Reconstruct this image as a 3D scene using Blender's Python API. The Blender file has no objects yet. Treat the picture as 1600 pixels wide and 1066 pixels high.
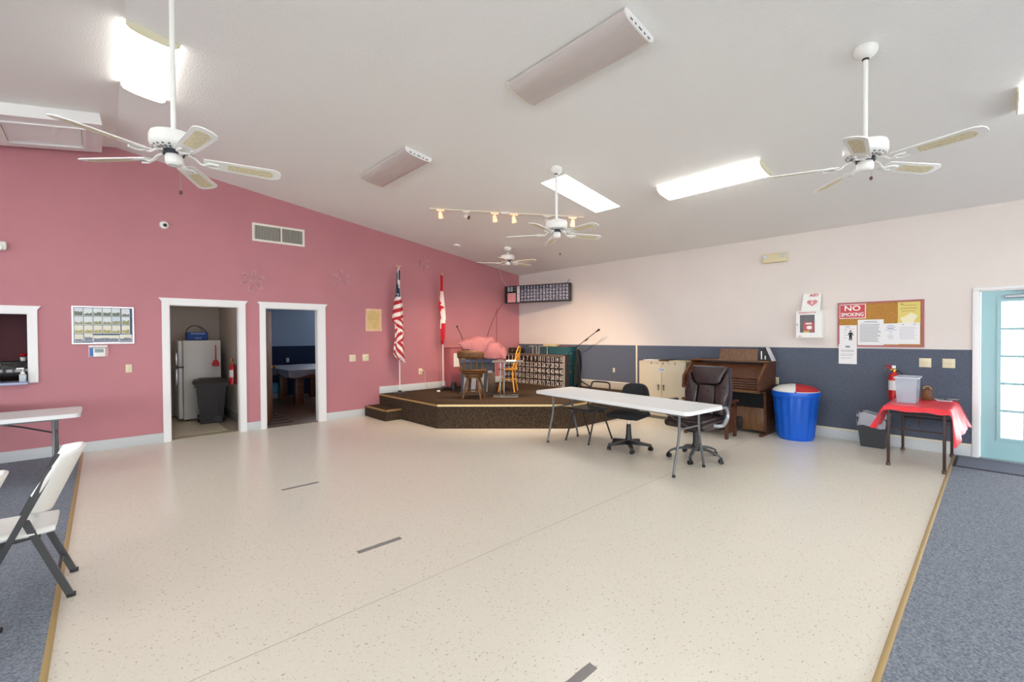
import bpy, bmesh, math, random
from mathutils import Matrix, Vector
random.seed(7)
R = math.radians
PI = math.pi
scene = bpy.context.scene
C = scene.collection

# ------------------------------------------------------------------ camera
H = 1.54
YAW, PITCH, ROLL, FPX = 42.603, -0.701, -0.383, 696.58
cam_data = bpy.data.cameras.new('camera')
cam_data.sensor_fit = 'HORIZONTAL'
cam_data.sensor_width = 36.0
cam_data.lens = 36.0 * FPX / 1600.0
cam_data.clip_start = 0.05
cam_data.clip_end = 200
cam = bpy.data.objects.new('camera', cam_data)
C.objects.link(cam)
cam.matrix_world = (Matrix.Translation((0, 0, H)) @ Matrix.Rotation(-R(YAW), 4, 'Z')
                    @ Matrix.Rotation(R(90 + PITCH), 4, 'X') @ Matrix.Rotation(R(ROLL), 4, 'Z'))
scene.camera = cam

# ------------------------------------------------------------------ light
SKY = 5.4          # daylight seen through the windows
TUBE = 4.0        # lit fluorescent lenses
SKYLIGHT = 6.0     # daylight through the roof diffuser
SPOT_W = 75.0      # each lit track lamp
scene.view_settings.view_transform = 'Standard'
scene.view_settings.look = 'None'
scene.view_settings.exposure = 1.06
scene.view_settings.gamma = 1.0
scene.view_settings.use_curve_mapping = False
world = bpy.data.worlds.new('daylight')
scene.world = world
world.use_nodes = True
bg = world.node_tree.nodes['Background']
bg.inputs['Color'].default_value = (0.90, 0.95, 1.0, 1)
bg.inputs['Strength'].default_value = SKY


def portal(name, loc, rot, sx, sy):
    l = bpy.data.lights.new(name, 'AREA')
    l.shape = 'RECTANGLE'
    l.size, l.size_y = sx, sy
    l.cycles.is_portal = True
    o = bpy.data.objects.new(name, l)
    o.location = loc
    o.rotation_euler = rot
    C.objects.link(o)
    return o


# ------------------------------------------------------------------ room measures
YP = 8.320      # pink wall plane
XC = 7.904      # cream wall plane
XL = -7.40      # far left wall
YR = -6.60      # wall behind the camera
XR, S1, S2 = 0.17, 0.144, 0.175
ZR = 3.081 + S1 * (XC - XR)
WT = 0.13


def cz(x):
    return 3.081 + S1 * (XC - x) if x >= XR else ZR - S2 * (XR - x)


# ------------------------------------------------------------------ materials
def lin(c):
    return tuple((v / 12.92 if v <= 0.04045 else ((v + 0.055) / 1.055) ** 2.4) for v in c)


def hx(h):
    return lin(tuple(int(h[i:i + 2], 16) / 255 for i in (0, 2, 4)))


MATS = {}


def mat(name, color, rough=0.6, metal=0.0, var=0.0, vscale=6.0, bump=0.0, bscale=60.0, spec=0.5, stretch=None,
        coat=0.0, emit=0.0, emit_col=None, alpha=1.0, trans=0.0, color2=None, detail=4.0):
    if name in MATS:
        return MATS[name]
    m = bpy.data.materials.new(name)
    m.use_nodes = True
    nt = m.node_tree
    b = nt.nodes['Principled BSDF']
    c = hx(color) if isinstance(color, str) else color
    b.inputs['Base Color'].default_value = (*c, 1)
    b.inputs['Roughness'].default_value = rough
    b.inputs['Metallic'].default_value = metal
    b.inputs['Specular IOR Level'].default_value = spec
    b.inputs['Coat Weight'].default_value = coat
    b.inputs['Alpha'].default_value = alpha
    b.inputs['Transmission Weight'].default_value = trans
    if emit:
        b.inputs['Emission Color'].default_value = (*(hx(emit_col) if emit_col else (1, 1, 1)), 1)
        b.inputs['Emission Strength'].default_value = emit
    if var or bump:
        tc = nt.nodes.new('ShaderNodeTexCoord')
        mp = nt.nodes.new('ShaderNodeMapping')
        nt.links.new(tc.outputs['Object'], mp.inputs['Vector'])
        if stretch:
            mp.inputs['Scale'].default_value = stretch
    if var:
        n = nt.nodes.new('ShaderNodeTexNoise')
        n.inputs['Scale'].default_value = vscale
        n.inputs['Detail'].default_value = detail
        nt.links.new(mp.outputs['Vector'], n.inputs['Vector'])
        r = nt.nodes.new('ShaderNodeValToRGB')
        c2 = hx(color2) if color2 else tuple(v * (1 - var) for v in c)
        c1 = c if color2 else tuple(min(1, v * (1 + var)) for v in c)
        r.color_ramp.elements[0].position = 0.34
        r.color_ramp.elements[1].position = 0.66
        r.color_ramp.elements[0].color = (*c2, 1)
        r.color_ramp.elements[1].color = (*c1, 1)
        nt.links.new(n.outputs['Fac'], r.inputs['Fac'])
        nt.links.new(r.outputs['Color'], b.inputs['Base Color'])
    if bump:
        n2 = nt.nodes.new('ShaderNodeTexNoise')
        n2.inputs['Scale'].default_value = bscale
        n2.inputs['Detail'].default_value = 3
        nt.links.new(mp.outputs['Vector'], n2.inputs['Vector'])
        bp_ = nt.nodes.new('ShaderNodeBump')
        bp_.inputs['Strength'].default_value = bump
        bp_.inputs['Distance'].default_value = 0.01
        nt.links.new(n2.outputs['Fac'], bp_.inputs['Height'])
        nt.links.new(bp_.outputs['Normal'], b.inputs['Normal'])
    MATS[name] = m
    return m


def floor_tile_mat():
    m = mat('vinyl_tile', 'E4DACA', rough=0.27, spec=0.45)
    nt = m.node_tree
    b = nt.nodes['Principled BSDF']
    tc = nt.nodes.new('ShaderNodeTexCoord')
    big = nt.nodes.new('ShaderNodeTexNoise')
    big.inputs['Scale'].default_value = 0.7
    big.inputs['Detail'].default_value = 2
    nt.links.new(tc.outputs['Object'], big.inputs['Vector'])
    r1 = nt.nodes.new('ShaderNodeValToRGB')
    r1.color_ramp.elements[0].position = 0.0
    r1.color_ramp.elements[1].position = 1.0
    r1.color_ramp.elements[0].color = (*hx('E6DFD0'), 1)
    r1.color_ramp.elements[1].color = (*hx('EAE4D6'), 1)
    nt.links.new(big.outputs['Fac'], r1.inputs['Fac'])

    def flecks(scale, lo, hi, stretch, seed):
        mp = nt.nodes.new('ShaderNodeMapping')
        mp.inputs['Scale'].default_value = stretch
        mp.inputs['Location'].default_value = (seed, seed * 2, 0)
        mp.inputs['Rotation'].default_value = (0, 0, 0.6 * seed)
        nt.links.new(tc.outputs['Object'], mp.inputs['Vector'])
        n = nt.nodes.new('ShaderNodeTexNoise')
        n.inputs['Scale'].default_value = scale
        n.inputs['Detail'].default_value = 2
        nt.links.new(mp.outputs['Vector'], n.inputs['Vector'])
        r = nt.nodes.new('ShaderNodeValToRGB')
        r.color_ramp.elements[0].position = lo
        r.color_ramp.elements[1].position = hi
        nt.links.new(n.outputs['Fac'], r.inputs['Fac'])
        return r.outputs['Color']

    prev = r1.outputs['Color']
    for sc, lo, hi, st, seed, col, amt in ((36, 0.645, 0.73, (1, 2.4, 1), 1.0, '94826A', 0.8),
                                           (42, 0.66, 0.74, (2.2, 1, 1), 2.3, '857460', 0.8),
                                           (30, 0.64, 0.74, (1.5, 1, 1), 3.7, 'F1ECE0', 0.6)):
        mx = nt.nodes.new('ShaderNodeMix')
        mx.data_type = 'RGBA'
        mult = nt.nodes.new('ShaderNodeMath')
        mult.operation = 'MULTIPLY'
        mult.inputs[1].default_value = amt
        nt.links.new(flecks(sc, lo, hi, st, seed), mult.inputs[0])
        nt.links.new(mult.outputs[0], mx.inputs['Factor'])
        nt.links.new(prev, mx.inputs['A'])
        mx.inputs['B'].default_value = (*hx(col), 1)
        prev = mx.outputs['Result']
    nt.links.new(prev, b.inputs['Base Color'])
    return m


def carpet_mat(name, c1, c2, scale=140, fine=0.6):
    return mat(name, c1, rough=0.95, var=0.1, color2=c2, vscale=scale, bump=fine, bscale=scale * 1.5, spec=0.1, detail=6)


VCT = floor_tile_mat()
CARPET = carpet_mat('blue_grey_carpet', '9CA2AC', '6C7481', 90)
PANELC = carpet_mat('wall_carpet_panel', '6E7584', '4E5563', 110, 0.4)
STAGEC = carpet_mat('brown_stage_carpet', '57483A', '2F261F', 45)
PINK = mat('pink_paint', 'BD7C84', rough=0.55, var=0.03, vscale=1.5, bump=0.12, bscale=90)
CREAM = mat('cream_paint', 'E4DBD4', rough=0.6, var=0.02, vscale=1.5, bump=0.08, bscale=90)
CEIL = mat('textured_ceiling_paint', 'F3F2EF', rough=0.85, bump=0.35, bscale=70)
WHITE = mat('white_trim_paint', 'F0EFEE', rough=0.4)
BASE = mat('grey_baseboard_paint', 'CDD1D2', rough=0.5)
YTRIM = mat('cream_batten_paint', 'E6DCC4', rough=0.5)
WPLASTIC = mat('white_plastic', 'EFEFEB', rough=0.35)
TABLEW = mat('white_table_plastic', 'E9EAEA', rough=0.4, bump=0.05, bscale=200)
ALMOND = mat('almond_plastic', 'E4D9B8', rough=0.4)
CHARCOAL = mat('charcoal_metal', '4A4B4C', rough=0.4, metal=0.3)
GREYMETAL = mat('grey_powder_coat', '6D7072', rough=0.4, metal=0.4)
BLACK = mat('black_plastic', '1B1B1D', rough=0.45)
BLACKFAB = mat('black_fabric', '1E1F22', rough=0.9, bump=0.2, bscale=200)
CHROME = mat('chrome', 'C9CBCE', rough=0.15, metal=1.0)
SILVER = mat('silver_plastic', 'A9ACB2', rough=0.3, metal=0.7)
BRASS = mat('brass', 'C79A4B', rough=0.25, metal=1.0)
GOLD = mat('gold_edge_strip', 'D9BE86', rough=0.4, metal=0.35)
LEATHER = mat('brown_leather', '2F2122', rough=0.26, var=0.15, vscale=12, bump=0.35, bscale=26, spec=0.6)
WOODD = mat('dark_walnut', '5F3820', rough=0.4, var=0.2, color2='442511', vscale=5, stretch=(1, 6, 10))
WOODM = mat('oak_brown', '77502C', rough=0.4, var=0.2, color2='5A381C', vscale=6, stretch=(6, 6, 1))
WOODY = mat('honey_bentwood', 'D9982F', rough=0.35, var=0.1, vscale=5, stretch=(6, 6, 1))
WOODDOOR = mat('brown_door_veneer', '8A5433', spec=0.15, rough=0.75, var=0.2, color2='5E361E', vscale=4, stretch=(8, 8, 0.7))
RED = mat('red_enamel', 'C3131D', rough=0.3)
REDCLOTH = mat('red_plastic_cloth', 'EA3A45', rough=0.32, var=0.04, vscale=8, bump=0.15, bscale=14)
PAPER = mat('white_paper', 'EDEDEE', rough=0.8)
INK = mat('grey_print', '8A8C92', rough=0.9)
DARKINK = mat('dark_print', '2A2B30', rough=0.9)
REDINK = mat('red_print', 'CF2A34', rough=0.8)
CORK = mat('cork', 'B9853F', rough=0.9, var=0.12, vscale=60)
TEALDOOR = mat('pale_teal_paint', 'A0CBD0', rough=0.4)
TEAL = mat('teal_laminate', '22525A', rough=0.45)
LENS_ON = mat('lit_acrylic_lens', 'FFFFFF', rough=0.4, emit=TUBE, emit_col='FFFDF6')
LENS_OFF = mat('unlit_acrylic_lens', 'CDC3BF', rough=0.22, var=0.03, vscale=3, stretch=(8, 1, 1))
FANW = mat('white_fan_enamel', 'F1F0EC', rough=0.3)
CANE = mat('cane_webbing', 'DED2B0', rough=0.7, var=0.15, vscale=90, bump=0.4, bscale=120)
TAPE = mat('grey_tape', '8B8784', rough=0.6, var=0.06, vscale=30)


# ------------------------------------------------------------------ mesh builder
class MB:
    def __init__(s, M=None):
        s.v, s.f, s.mi = [], [], []
        s.M = M or Matrix()

    def add(s, vs, fs, m=0):
        o = len(s.v)
        s.v += [tuple(s.M @ Vector(v)) for v in vs]
        for f in fs:
            s.f.append(tuple(i + o for i in f))
            s.mi.append(m)
        return s

    def box(s, a, b, m=0):
        x0, y0, z0 = [min(a[i], b[i]) for i in range(3)]
        x1, y1, z1 = [max(a[i], b[i]) for i in range(3)]
        return s.add([(x0, y0, z0), (x1, y0, z0), (x1, y1, z0), (x0, y1, z0), (x0, y0, z1), (x1, y0, z1), (x1, y1, z1), (x0, y1, z1)],
                     [(0, 3, 2, 1), (4, 5, 6, 7), (0, 1, 5, 4), (1, 2, 6, 5), (2, 3, 7, 6), (3, 0, 4, 7)], m)

    def rbox(s, a, b, r=0.01, seg=2, m=0):
        bm = bmesh.new()
        bmesh.ops.create_cube(bm, size=1)
        sz = [abs(b[i] - a[i]) for i in range(3)]
        ce = [(a[i] + b[i]) / 2 for i in range(3)]
        for v in bm.verts:
            v.co = Vector((ce[0] + v.co.x * sz[0], ce[1] + v.co.y * sz[1], ce[2] + v.co.z * sz[2]))
        r = min(r, min(sz) * 0.49)
        bmesh.ops.bevel(bm, geom=bm.edges[:], offset=r, segments=seg, profile=0.5, affect='EDGES')
        bm.verts.index_update()
        s.add([v.co[:] for v in bm.verts], [[v.index for v in f.verts] for f in bm.faces], m)
        bm.free()
        return s

    def prism(s, pts, vec, m=0):
        n = len(pts)
        vec = Vector(vec)
        vs = [Vector(p) for p in pts] + [Vector(p) + vec for p in pts]
        nrm = Vector((0, 0, 0))
        for i in range(n):
            nrm += vs[i].cross(vs[(i + 1) % n])
        flip = nrm.dot(vec) < 0
        fs = [tuple(range(n))[::-1], tuple(range(n, 2 * n))] + [(i, (i + 1) % n, n + (i + 1) % n, n + i) for i in range(n)]
        if flip:
            fs = [f[::-1] for f in fs]
        return s.add([tuple(v) for v in vs], fs, m)

    def poly(s, pts, m=0):
        return s.add(pts, [tuple(range(len(pts)))], m)

    def tube(s, path, r, n=8, closed=False, caps=True, m=0, flat=1.0):
        P = [Vector(p) for p in path]
        k = len(P)
        rs = r if isinstance(r, (list, tuple)) else [r] * k
        T = []
        for i in range(k):
            a = P[(i - 1) % k] if (closed or i > 0) else P[i]
            b = P[(i + 1) % k] if (closed or i < k - 1) else P[i]
            T.append((b - a).normalized())
        up = Vector((0, 0, 1)) if abs(T[0].z) < 0.9 else Vector((1, 0, 0))
        u = T[0].cross(up).normalized()
        vs = []
        for i in range(k):
            u = (u - T[i] * u.dot(T[i]))
            if u.length < 1e-6:
                u = T[i].orthogonal()
            u.normalize()
            w = T[i].cross(u)
            for j in range(n):
                a = 2 * PI * j / n
                vs.append(tuple(P[i] + (u * math.cos(a) + w * math.sin(a) * flat) * rs[i]))
        fs = []
        for i in range(k if closed else k - 1):
            i2 = (i + 1) % k
            for j in range(n):
                j2 = (j + 1) % n
                fs.append((i * n + j, i * n + j2, i2 * n + j2, i2 * n + j))
        if caps and not closed:
            fs.append(tuple(range(n))[::-1])
            fs.append(tuple(range((k - 1) * n, k * n)))
        return s.add(vs, fs, m)

    def cyl(s, a, b, r, r2=None, n=14, m=0):
        return s.tube([a, b], [r, r if r2 is None else r2], n=n, m=m)

    def lathe(s, prof, n=24, c=(0, 0, 0), m=0, sx=1.0, sy=1.0, arc=(0, 360)):
        vs, fs = [], []
        full = abs(arc[1] - arc[0]) >= 359.9
        kk = n if full else n + 1
        for r, z in prof:
            for j in range(kk):
                a = R(arc[0] + (arc[1] - arc[0]) * j / n)
                vs.append((c[0] + r * math.cos(a) * sx, c[1] + r * math.sin(a) * sy, c[2] + z))
        for i in range(len(prof) - 1):
            for j in range(n):
                j2 = (j + 1) % kk if full else j + 1
                fs.append((i * kk + j, i * kk + j2, (i + 1) * kk + j2, (i + 1) * kk + j))
        if full:
            if prof[0][0] > 1e-4:
                fs.append(tuple(range(kk))[::-1])
            if prof[-1][0] > 1e-4:
                fs.append(tuple(range((len(prof) - 1) * kk, len(prof) * kk)))
        return s.add(vs, fs, m)

    def grid(s, fn, nu, nv, mfn=None, m=0):
        vs = [fn(i / nu, j / nv) for j in range(nv + 1) for i in range(nu + 1)]
        o = len(s.v)
        s.v += [tuple(s.M @ Vector(v)) for v in vs]
        w = nu + 1
        for j in range(nv):
            for i in range(nu):
                s.f.append(tuple(o + q for q in (j * w + i, j * w + i + 1, (j + 1) * w + i + 1, (j + 1) * w + i)))
                s.mi.append(mfn((i + .5) / nu, (j + .5) / nv) if mfn else m)
        return s

    def frame(s, x0, z0, x1, z1, y0, y1, wl, wr=None, wb=None, wt=None, m=0):
        """mitred rectangular frame in the local XZ plane, from depth y0 to y1"""
        wr = wl if wr is None else wr
        wb = wl if wb is None else wb
        wt = wl if wt is None else wt
        a, b, c, d = (x0, z0), (x1, z0), (x1, z1), (x0, z1)
        e, f, g, h = (x0 + wl, z0 + wb), (x1 - wr, z0 + wb), (x1 - wr, z1 - wt), (x0 + wl, z1 - wt)
        for q in ((a, b, f, e), (b, c, g, f), (c, d, h, g), (d, a, e, h)):
            s.prism([(p[0], y0, p[1]) for p in q], (0, y1 - y0, 0), m)
        return s

    def text(s, body, size, loc, m=0, t=0.002, sx=1.0, al='CENTER'):
        """flat lettering facing local -Y, X to the right, Z up, centred on loc"""
        vs, fs = glyphs(body, al)
        self_v = []
        for x, y in vs:
            self_v.append((loc[0] + x * size * sx, loc[1] - t, loc[2] + y * size))
        return s.add(self_v, fs, m)


GL = {}


def glyphs(body, al='CENTER'):
    if (body, al) in GL:
        return GL[(body, al)]
    cu = bpy.data.curves.new('glyph', 'FONT')
    cu.body = body
    cu.size = 1.0
    cu.align_x = al
    cu.align_y = 'CENTER'
    cu.resolution_u = 2
    cu.offset = 0.02
    o = bpy.data.objects.new('glyph', cu)
    me = o.to_mesh()
    vs = [(v.co.x, v.co.y) for v in me.vertices]
    fs = [tuple(p.vertices) for p in me.polygons]
    o.to_mesh_clear()
    bpy.data.objects.remove(o)
    bpy.data.curves.remove(cu)
    GL[(body, al)] = (vs, fs)
    return vs, fs


def obj(name, mb, mats, parent=None, smooth=True, ang=38, recalc=True):
    me = bpy.data.meshes.new(name)
    me.from_pydata(mb.v, [], mb.f)
    if recalc:
        bm = bmesh.new()
        bm.from_mesh(me)
        bmesh.ops.recalc_face_normals(bm, faces=bm.faces[:])
        bm.to_mesh(me)
        bm.free()
    ms = mats if isinstance(mats, (list, tuple)) else [mats]
    for m in ms:
        me.materials.append(m)
    if len(ms) > 1:
        me.polygons.foreach_set('material_index', mb.mi)
    if smooth:
        me.polygons.foreach_set('use_smooth', [True] * len(me.polygons))
        me.set_sharp_from_angle(angle=R(ang))
    me.update()
    o = bpy.data.objects.new(name, me)
    C.objects.link(o)
    if parent:
        o.parent = parent
    return o


def tag(o, label, cat, group=None):
    o['label'] = label
    o['category'] = cat
    if group:
        o['group'] = group
    return o


def thing(name, label, cat, loc=(0, 0, 0), rz=0.0, group=None, rot=None):
    o = bpy.data.objects.new(name, None)
    o.empty_display_size = 0.1
    C.objects.link(o)
    o.location = loc
    o.rotation_euler = rot if rot else (0, 0, rz)
    return tag(o, label, cat, group)


def struct(name, mb, mats, parent=None, **k):
    o = obj(name, mb, mats, parent, **k)
    if parent is None:
        o['kind'] = 'structure'
    return o


def dup(root, loc, rot, label, group=None):
    r = root.copy()
    C.objects.link(r)
    r.location = loc
    r.rotation_euler = rot
    r['label'] = label
    if group:
        r['group'] = group
    for ch in list(root.children):
        c = ch.copy()
        C.objects.link(c)
        c.parent = r
        for g in list(ch.children):
            d = g.copy()
            C.objects.link(d)
            d.parent = c
    return r


CW = -PI / 2      # turns a wall-hung thing to the cream wall (local X right, Y into the wall, Z up)


def arc_pts(c, r, a0, a1, n, plane='xz', y=0):
    out = []
    for i in range(n + 1):
        a = R(a0 + (a1 - a0) * i / n)
        if plane == 'xz':
            out.append((c[0] + r * math.cos(a), y, c[1] + r * math.sin(a)))
        elif plane == 'yz':
            out.append((y, c[0] + r * math.cos(a), c[1] + r * math.sin(a)))
        else:
            out.append((c[0] + r * math.cos(a), c[1] + r * math.sin(a), y))
    return out


def smooth_path(pts, n=6):
    """Catmull-Rom through the given points"""
    P = [Vector(p) for p in pts]
    P = [P[0] * 2 - P[1]] + P + [P[-1] * 2 - P[-2]]
    out = []
    for i in range(1, len(P) - 2):
        for k in range(n):
            t = k / n
            a, b, c, d = P[i - 1], P[i], P[i + 1], P[i + 2]
            out.append(0.5 * ((2 * b) + (c - a) * t + (2 * a - 5 * b + 4 * c - d) * t * t + (3 * b - a - 3 * c + d) * t ** 3))
    out.append(P[-2])
    return [tuple(p) for p in out]


# ================================================================== STRUCTURE
# ---- floor
b = MB().box((XL, YR, -0.12), (XC, YP, -0.012))
floor = struct('floor', b, mat('concrete_subfloor', '8B857C', rough=0.9))
XE, YE, SEAM = -0.205, 0.365, 2.44
b = MB().box((XE, SEAM + 0.003, -0.012), (XC, YP, 0))
obj('tile_field', b, VCT, floor)
b = MB().box((XE, YE, -0.012), (XC, SEAM - 0.003, 0))
obj('tile_field', b, VCT, floor)
obj('seam_filler', MB().box((XE, SEAM - 0.003, -0.012), (XC, SEAM + 0.003, -0.001)), mat('seam_grime', 'A99A80', rough=0.8), floor)
obj('carpet', MB().box((XL, YR, -0.012), (XE - 0.02, YP, 0.004)), CARPET, floor)
obj('carpet', MB().box((XE - 0.02, YR, -0.012), (XC, YE - 0.02, 0.004)), CARPET, floor)
EDGE = mat('tan_carpet_edging', 'B79C6B', rough=0.5, metal=0.2)
obj('edge_strip', MB().rbox((XE - 0.024, YE - 0.024, -0.01), (XE + 0.004, YP - 0.002, 0.009), 0.006), EDGE, floor)
obj('edge_strip', MB().rbox((XE, YE - 0.026, -0.01), (XC - 0.1, YE + 0.002, 0.009), 0.006), EDGE, floor)

# ---- ceiling with a skylight opening
SKX0, SKX1, SKY0, SKY1 = 4.36, 5.60, 3.715, 4.17
b = MB()


def cq(x0, x1, y0, y1):
    b.prism([(x0, y0, cz(x0)), (x1, y0, cz(x1)), (x1, y1, cz(x1)), (x0, y1, cz(x0))], (0, 0, 0.12))


YE2 = YP + 0.05
cq(XL - .1, XR, YR - .1, YE2)
cq(XR, SKX0, YR - .1, YE2)
cq(SKX1, XC + .1, YR - .1, YE2)
cq(SKX0, SKX1, YR - .1, SKY0)
cq(SKX0, SKX1, SKY1, YE2)
ceiling = struct('ceiling', b, CEIL, smooth=False)

# ---- pink wall (doors and serving hatch)
HX0, HX1, HZ0, HZ1 = -2.30, -0.685, 1.00, 1.865
D1 = (0.735, 1.645)
D2 = (2.02, 2.885)
DZ = 2.035
b = MB()


def pw(x0, x1, z0, z1=None):
    top0, top1 = (cz(x0), cz(x1)) if z1 is None else (z1, z1)
    b.prism([(x0, YP, z0), (x1, YP, z0), (x1, YP, top1), (x0, YP, top0)], (0, WT, 0))


pw(XL, HX0, 0)
pw(HX0, HX1, 0, HZ0)
pw(HX0, HX1, HZ1)
pw(HX1, XR, 0)
pw(XR, D1[0], 0)
pw(D1[0], D1[1], DZ)
pw(D1[1], D2[0], 0)
pw(D2[0], D2[1], DZ)
pw(D2[1], XC, 0)
wall_left = struct('wall_left', b, PINK, smooth=False)

# ---- cream wall with entrance door
DY0, DY1, DRZ = -0.80, 0.145, 2.05
b = MB()
b.box((XC, DY1, -0.1), (XC + WT, YP + WT, 3.14))
b.box((XC, DY0, DRZ), (XC + WT, DY1, 3.14))
b.box((XC, YR, -0.1), (XC + WT, DY0, 3.14))
wall_right = struct('wall_right', b, CREAM, smooth=False)
b = MB().box((XC - 0.012, 0.205, 0.155), (XC, 4.875, 1.325))
obj('wall_panel', b, PANELC, wall_right)
b = MB().box((XC - 0.012, 4.905, 0.56), (XC, YP, 1.325))
obj('wall_panel', b, PANELC, wall_right)
b = MB().rbox((XC - 0.02, 4.873, 0.155), (XC, 4.907, 1.335), 0.004)
obj('batten', b, YTRIM, wall_right)
b = MB().rbox((XC - 0.022, 0.205, 0.135), (XC, 4.70, 0.16), 0.004)
struct('trim_1', b, YTRIM)
b = MB().rbox((XC - 0.022, 4.72, 0.535), (XC, YP, 0.56), 0.004)
struct('trim_2', b, mat('offwhite_trim', 'DCD6CC', rough=0.5))
b = MB().rbox((XC - 0.014, 0.205, 0), (XC, 4.70, 0.135), 0.003)
struct('baseboard_right', b, BASE)
b = MB().rbox((XC - 0.014, 4.72, 0.40), (XC, YP, 0.535), 0.003)
struct('baseboard_stage_right', b, mat('tan_grey_baseboard', 'B5ADA0', rough=0.6))
b = MB()
for x0, x1 in ((XL, D1[0] - .085), (D1[1] + .085, D2[0] - .085), (D2[1] + .125, 3.745)):
    b.rbox((x0, YP - 0.014, 0), (x1, YP, 0.14), 0.003)
struct('baseboard_left', b, BASE)
b = MB().rbox((4.05, YP - 0.014, 0.40), (XC - 0.02, YP, 0.54), 0.003)
struct('baseboard_stage_left', b, BASE)


# ---- casings with splayed header caps
def casing(n, x0, x1, z0, z1, w=0.085, wr=None, sill=False, inner=None):
    wr = wr or w
    b = MB()
    t = 0.022
    b.box((x0 - w, YP - t, z0), (x0, YP, z1))
    b.box((x1, YP - t, z0), (x1 + wr, YP, z1))
    b.box((x0 - w, YP - t, z1), (x1 + wr, YP, z1 + w * 0.55))
    e = 0.035
    b.prism([(x0 - w, YP - t - .006, z1 + w * 0.55), (x1 + wr, YP - t - .006, z1 + w * 0.55),
             (x1 + wr + e, YP - t - .006, z1 + w + 0.012), (x0 - w - e, YP - t - .006, z1 + w + 0.012)], (0, t + .006, 0))
    j = 0.012
    b.box((x0 - 0.001, YP, z0), (x0 + j, YP + WT, z1))
    b.box((x1 - j, YP, z0), (x1 + 0.001, YP + WT, z1))
    b.box((x0 + j, YP, z1 - j), (x1 - j, YP + WT, z1))
    return struct(n, b, WHITE, smooth=False)


casing('trim_3', D1[0], D1[1], 0, DZ)
casing('trim_4', D2[0], D2[1], 0, DZ, wr=0.125)
casing('trim_5', HX0, HX1, HZ0 - .02, HZ1, w=0.08)
# serving hatch counter
b = MB().rbox((HX0 - .05, YP - 0.16, HZ0 - 0.03), (HX1 + 0.0, YP + WT + 0.1, HZ0), 0.012, 3)
tag(obj('serving_counter', b, mat('pale_blue_laminate', 'AEB9D6', rough=0.35)),
    'pale blue laminate counter ledge in the serving hatch of the pink wall', 'counter')

# ---- entrance door on the cream wall
b = MB()
b.rbox((XC - 0.022, DY1, 0), (XC, DY1 + 0.058, DRZ + 0.0), 0.004)
b.rbox((XC - 0.022, DY0 - .058, 0), (XC, DY0, DRZ), 0.004)
b.rbox((XC - 0.022, DY0 - .058, DRZ), (XC, DY1 + .058, DRZ + 0.04), 0.004)
b.box((XC, DY1 - .012, 0), (XC + WT, DY1, DRZ))
b.box((XC, DY0, 0), (XC + WT, DY0 + .012, DRZ))
b.box((XC, DY0, DRZ - .012), (XC + WT, DY1, DRZ))
struct('trim_6', b, WHITE)
dx0, dx1 = XC + 0.022, XC + 0.066
gy0, gy1, gz0, gz1 = -0.625, -0.032, 0.27, 1.91
b = MB()
b.box((dx0, gy1, 0.012), (dx1, DY1 - .014, DRZ - .014))
b.box((dx0, DY0 + .014, 0.012), (dx1, gy0, DRZ - .014))
b.box((dx0, gy0, 0.012), (dx1, gy1, gz0))
b.box((dx0, gy0, gz1), (dx1, gy1, DRZ - .014))
door_1 = struct('door_1', b, TEALDOOR, smooth=False)
b = MB()
b.M = Matrix(((0, 1, 0, 0), (1, 0, 0, 0), (0, 0, 1, 0), (0, 0, 0, 1)))
b.frame(gy0 - .03, gz0 - .03, gy1 + .03, gz1 + .03, dx0 - .012, dx0, .035)
obj('glazing_frame', b, TEALDOOR, door_1)
GLASS = mat('clear_pane', 'FFFFFF', rough=0.02, trans=1.0, spec=0.3)
py = [gy0 + (gy1 - gy0) * i / 3 for i in range(4)]
pz = [gz0 + (gz1 - gz0) * i / 5 for i in range(6)]
b = MB()
for y in py[1:3]:
    b.rbox((dx0 - .006, y - .015, gz0), (dx1 + .006, y + .015, gz1), 0.004)
for z in pz[1:5]:
    b.rbox((dx0 - .0045, gy0, z - .015), (dx1 + .0045, gy1, z + .015), 0.004)
obj('muntin_grid', b, TEALDOOR, door_1)
for i in range(3):
    for j in range(5):
        b = MB().box((dx0 + .02, py[i] + .015, pz[j] + .015), (dx0 + .024, py[i + 1] - .015, pz[j + 1] - .015))
        obj('pane', b, GLASS, door_1)
b = MB().rbox((dx0 - 0.05, -0.40, 1.945), (dx0 - 0.001, -0.06, 1.985), 0.008)
b.tube([(dx0 - .03, -.20, 1.99), (dx0 - .05, -0.30, 2.02), (dx0 - .03, -0.45, 2.035)], 0.008)
b.rbox((dx0 - 0.03, -0.5, 2.022), (dx0 - .001, -0.14, 2.034), 0.004)
obj('door_closer', b, SILVER, door_1)
b = MB().cyl((dx0, -0.73, 1.0), (dx0 - .05, -0.73, 1.0), 0.011).rbox((dx0 - .06, -0.75, 0.985), (dx0 - .04, -.63, 1.015), .006)
obj('door_handle', b, SILVER, door_1)
b = MB().rbox((XC - .02, DY0, 0.0), (XC + WT, DY1, 0.011), 0.004)
obj('threshold', b, SILVER, door_1)

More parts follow.
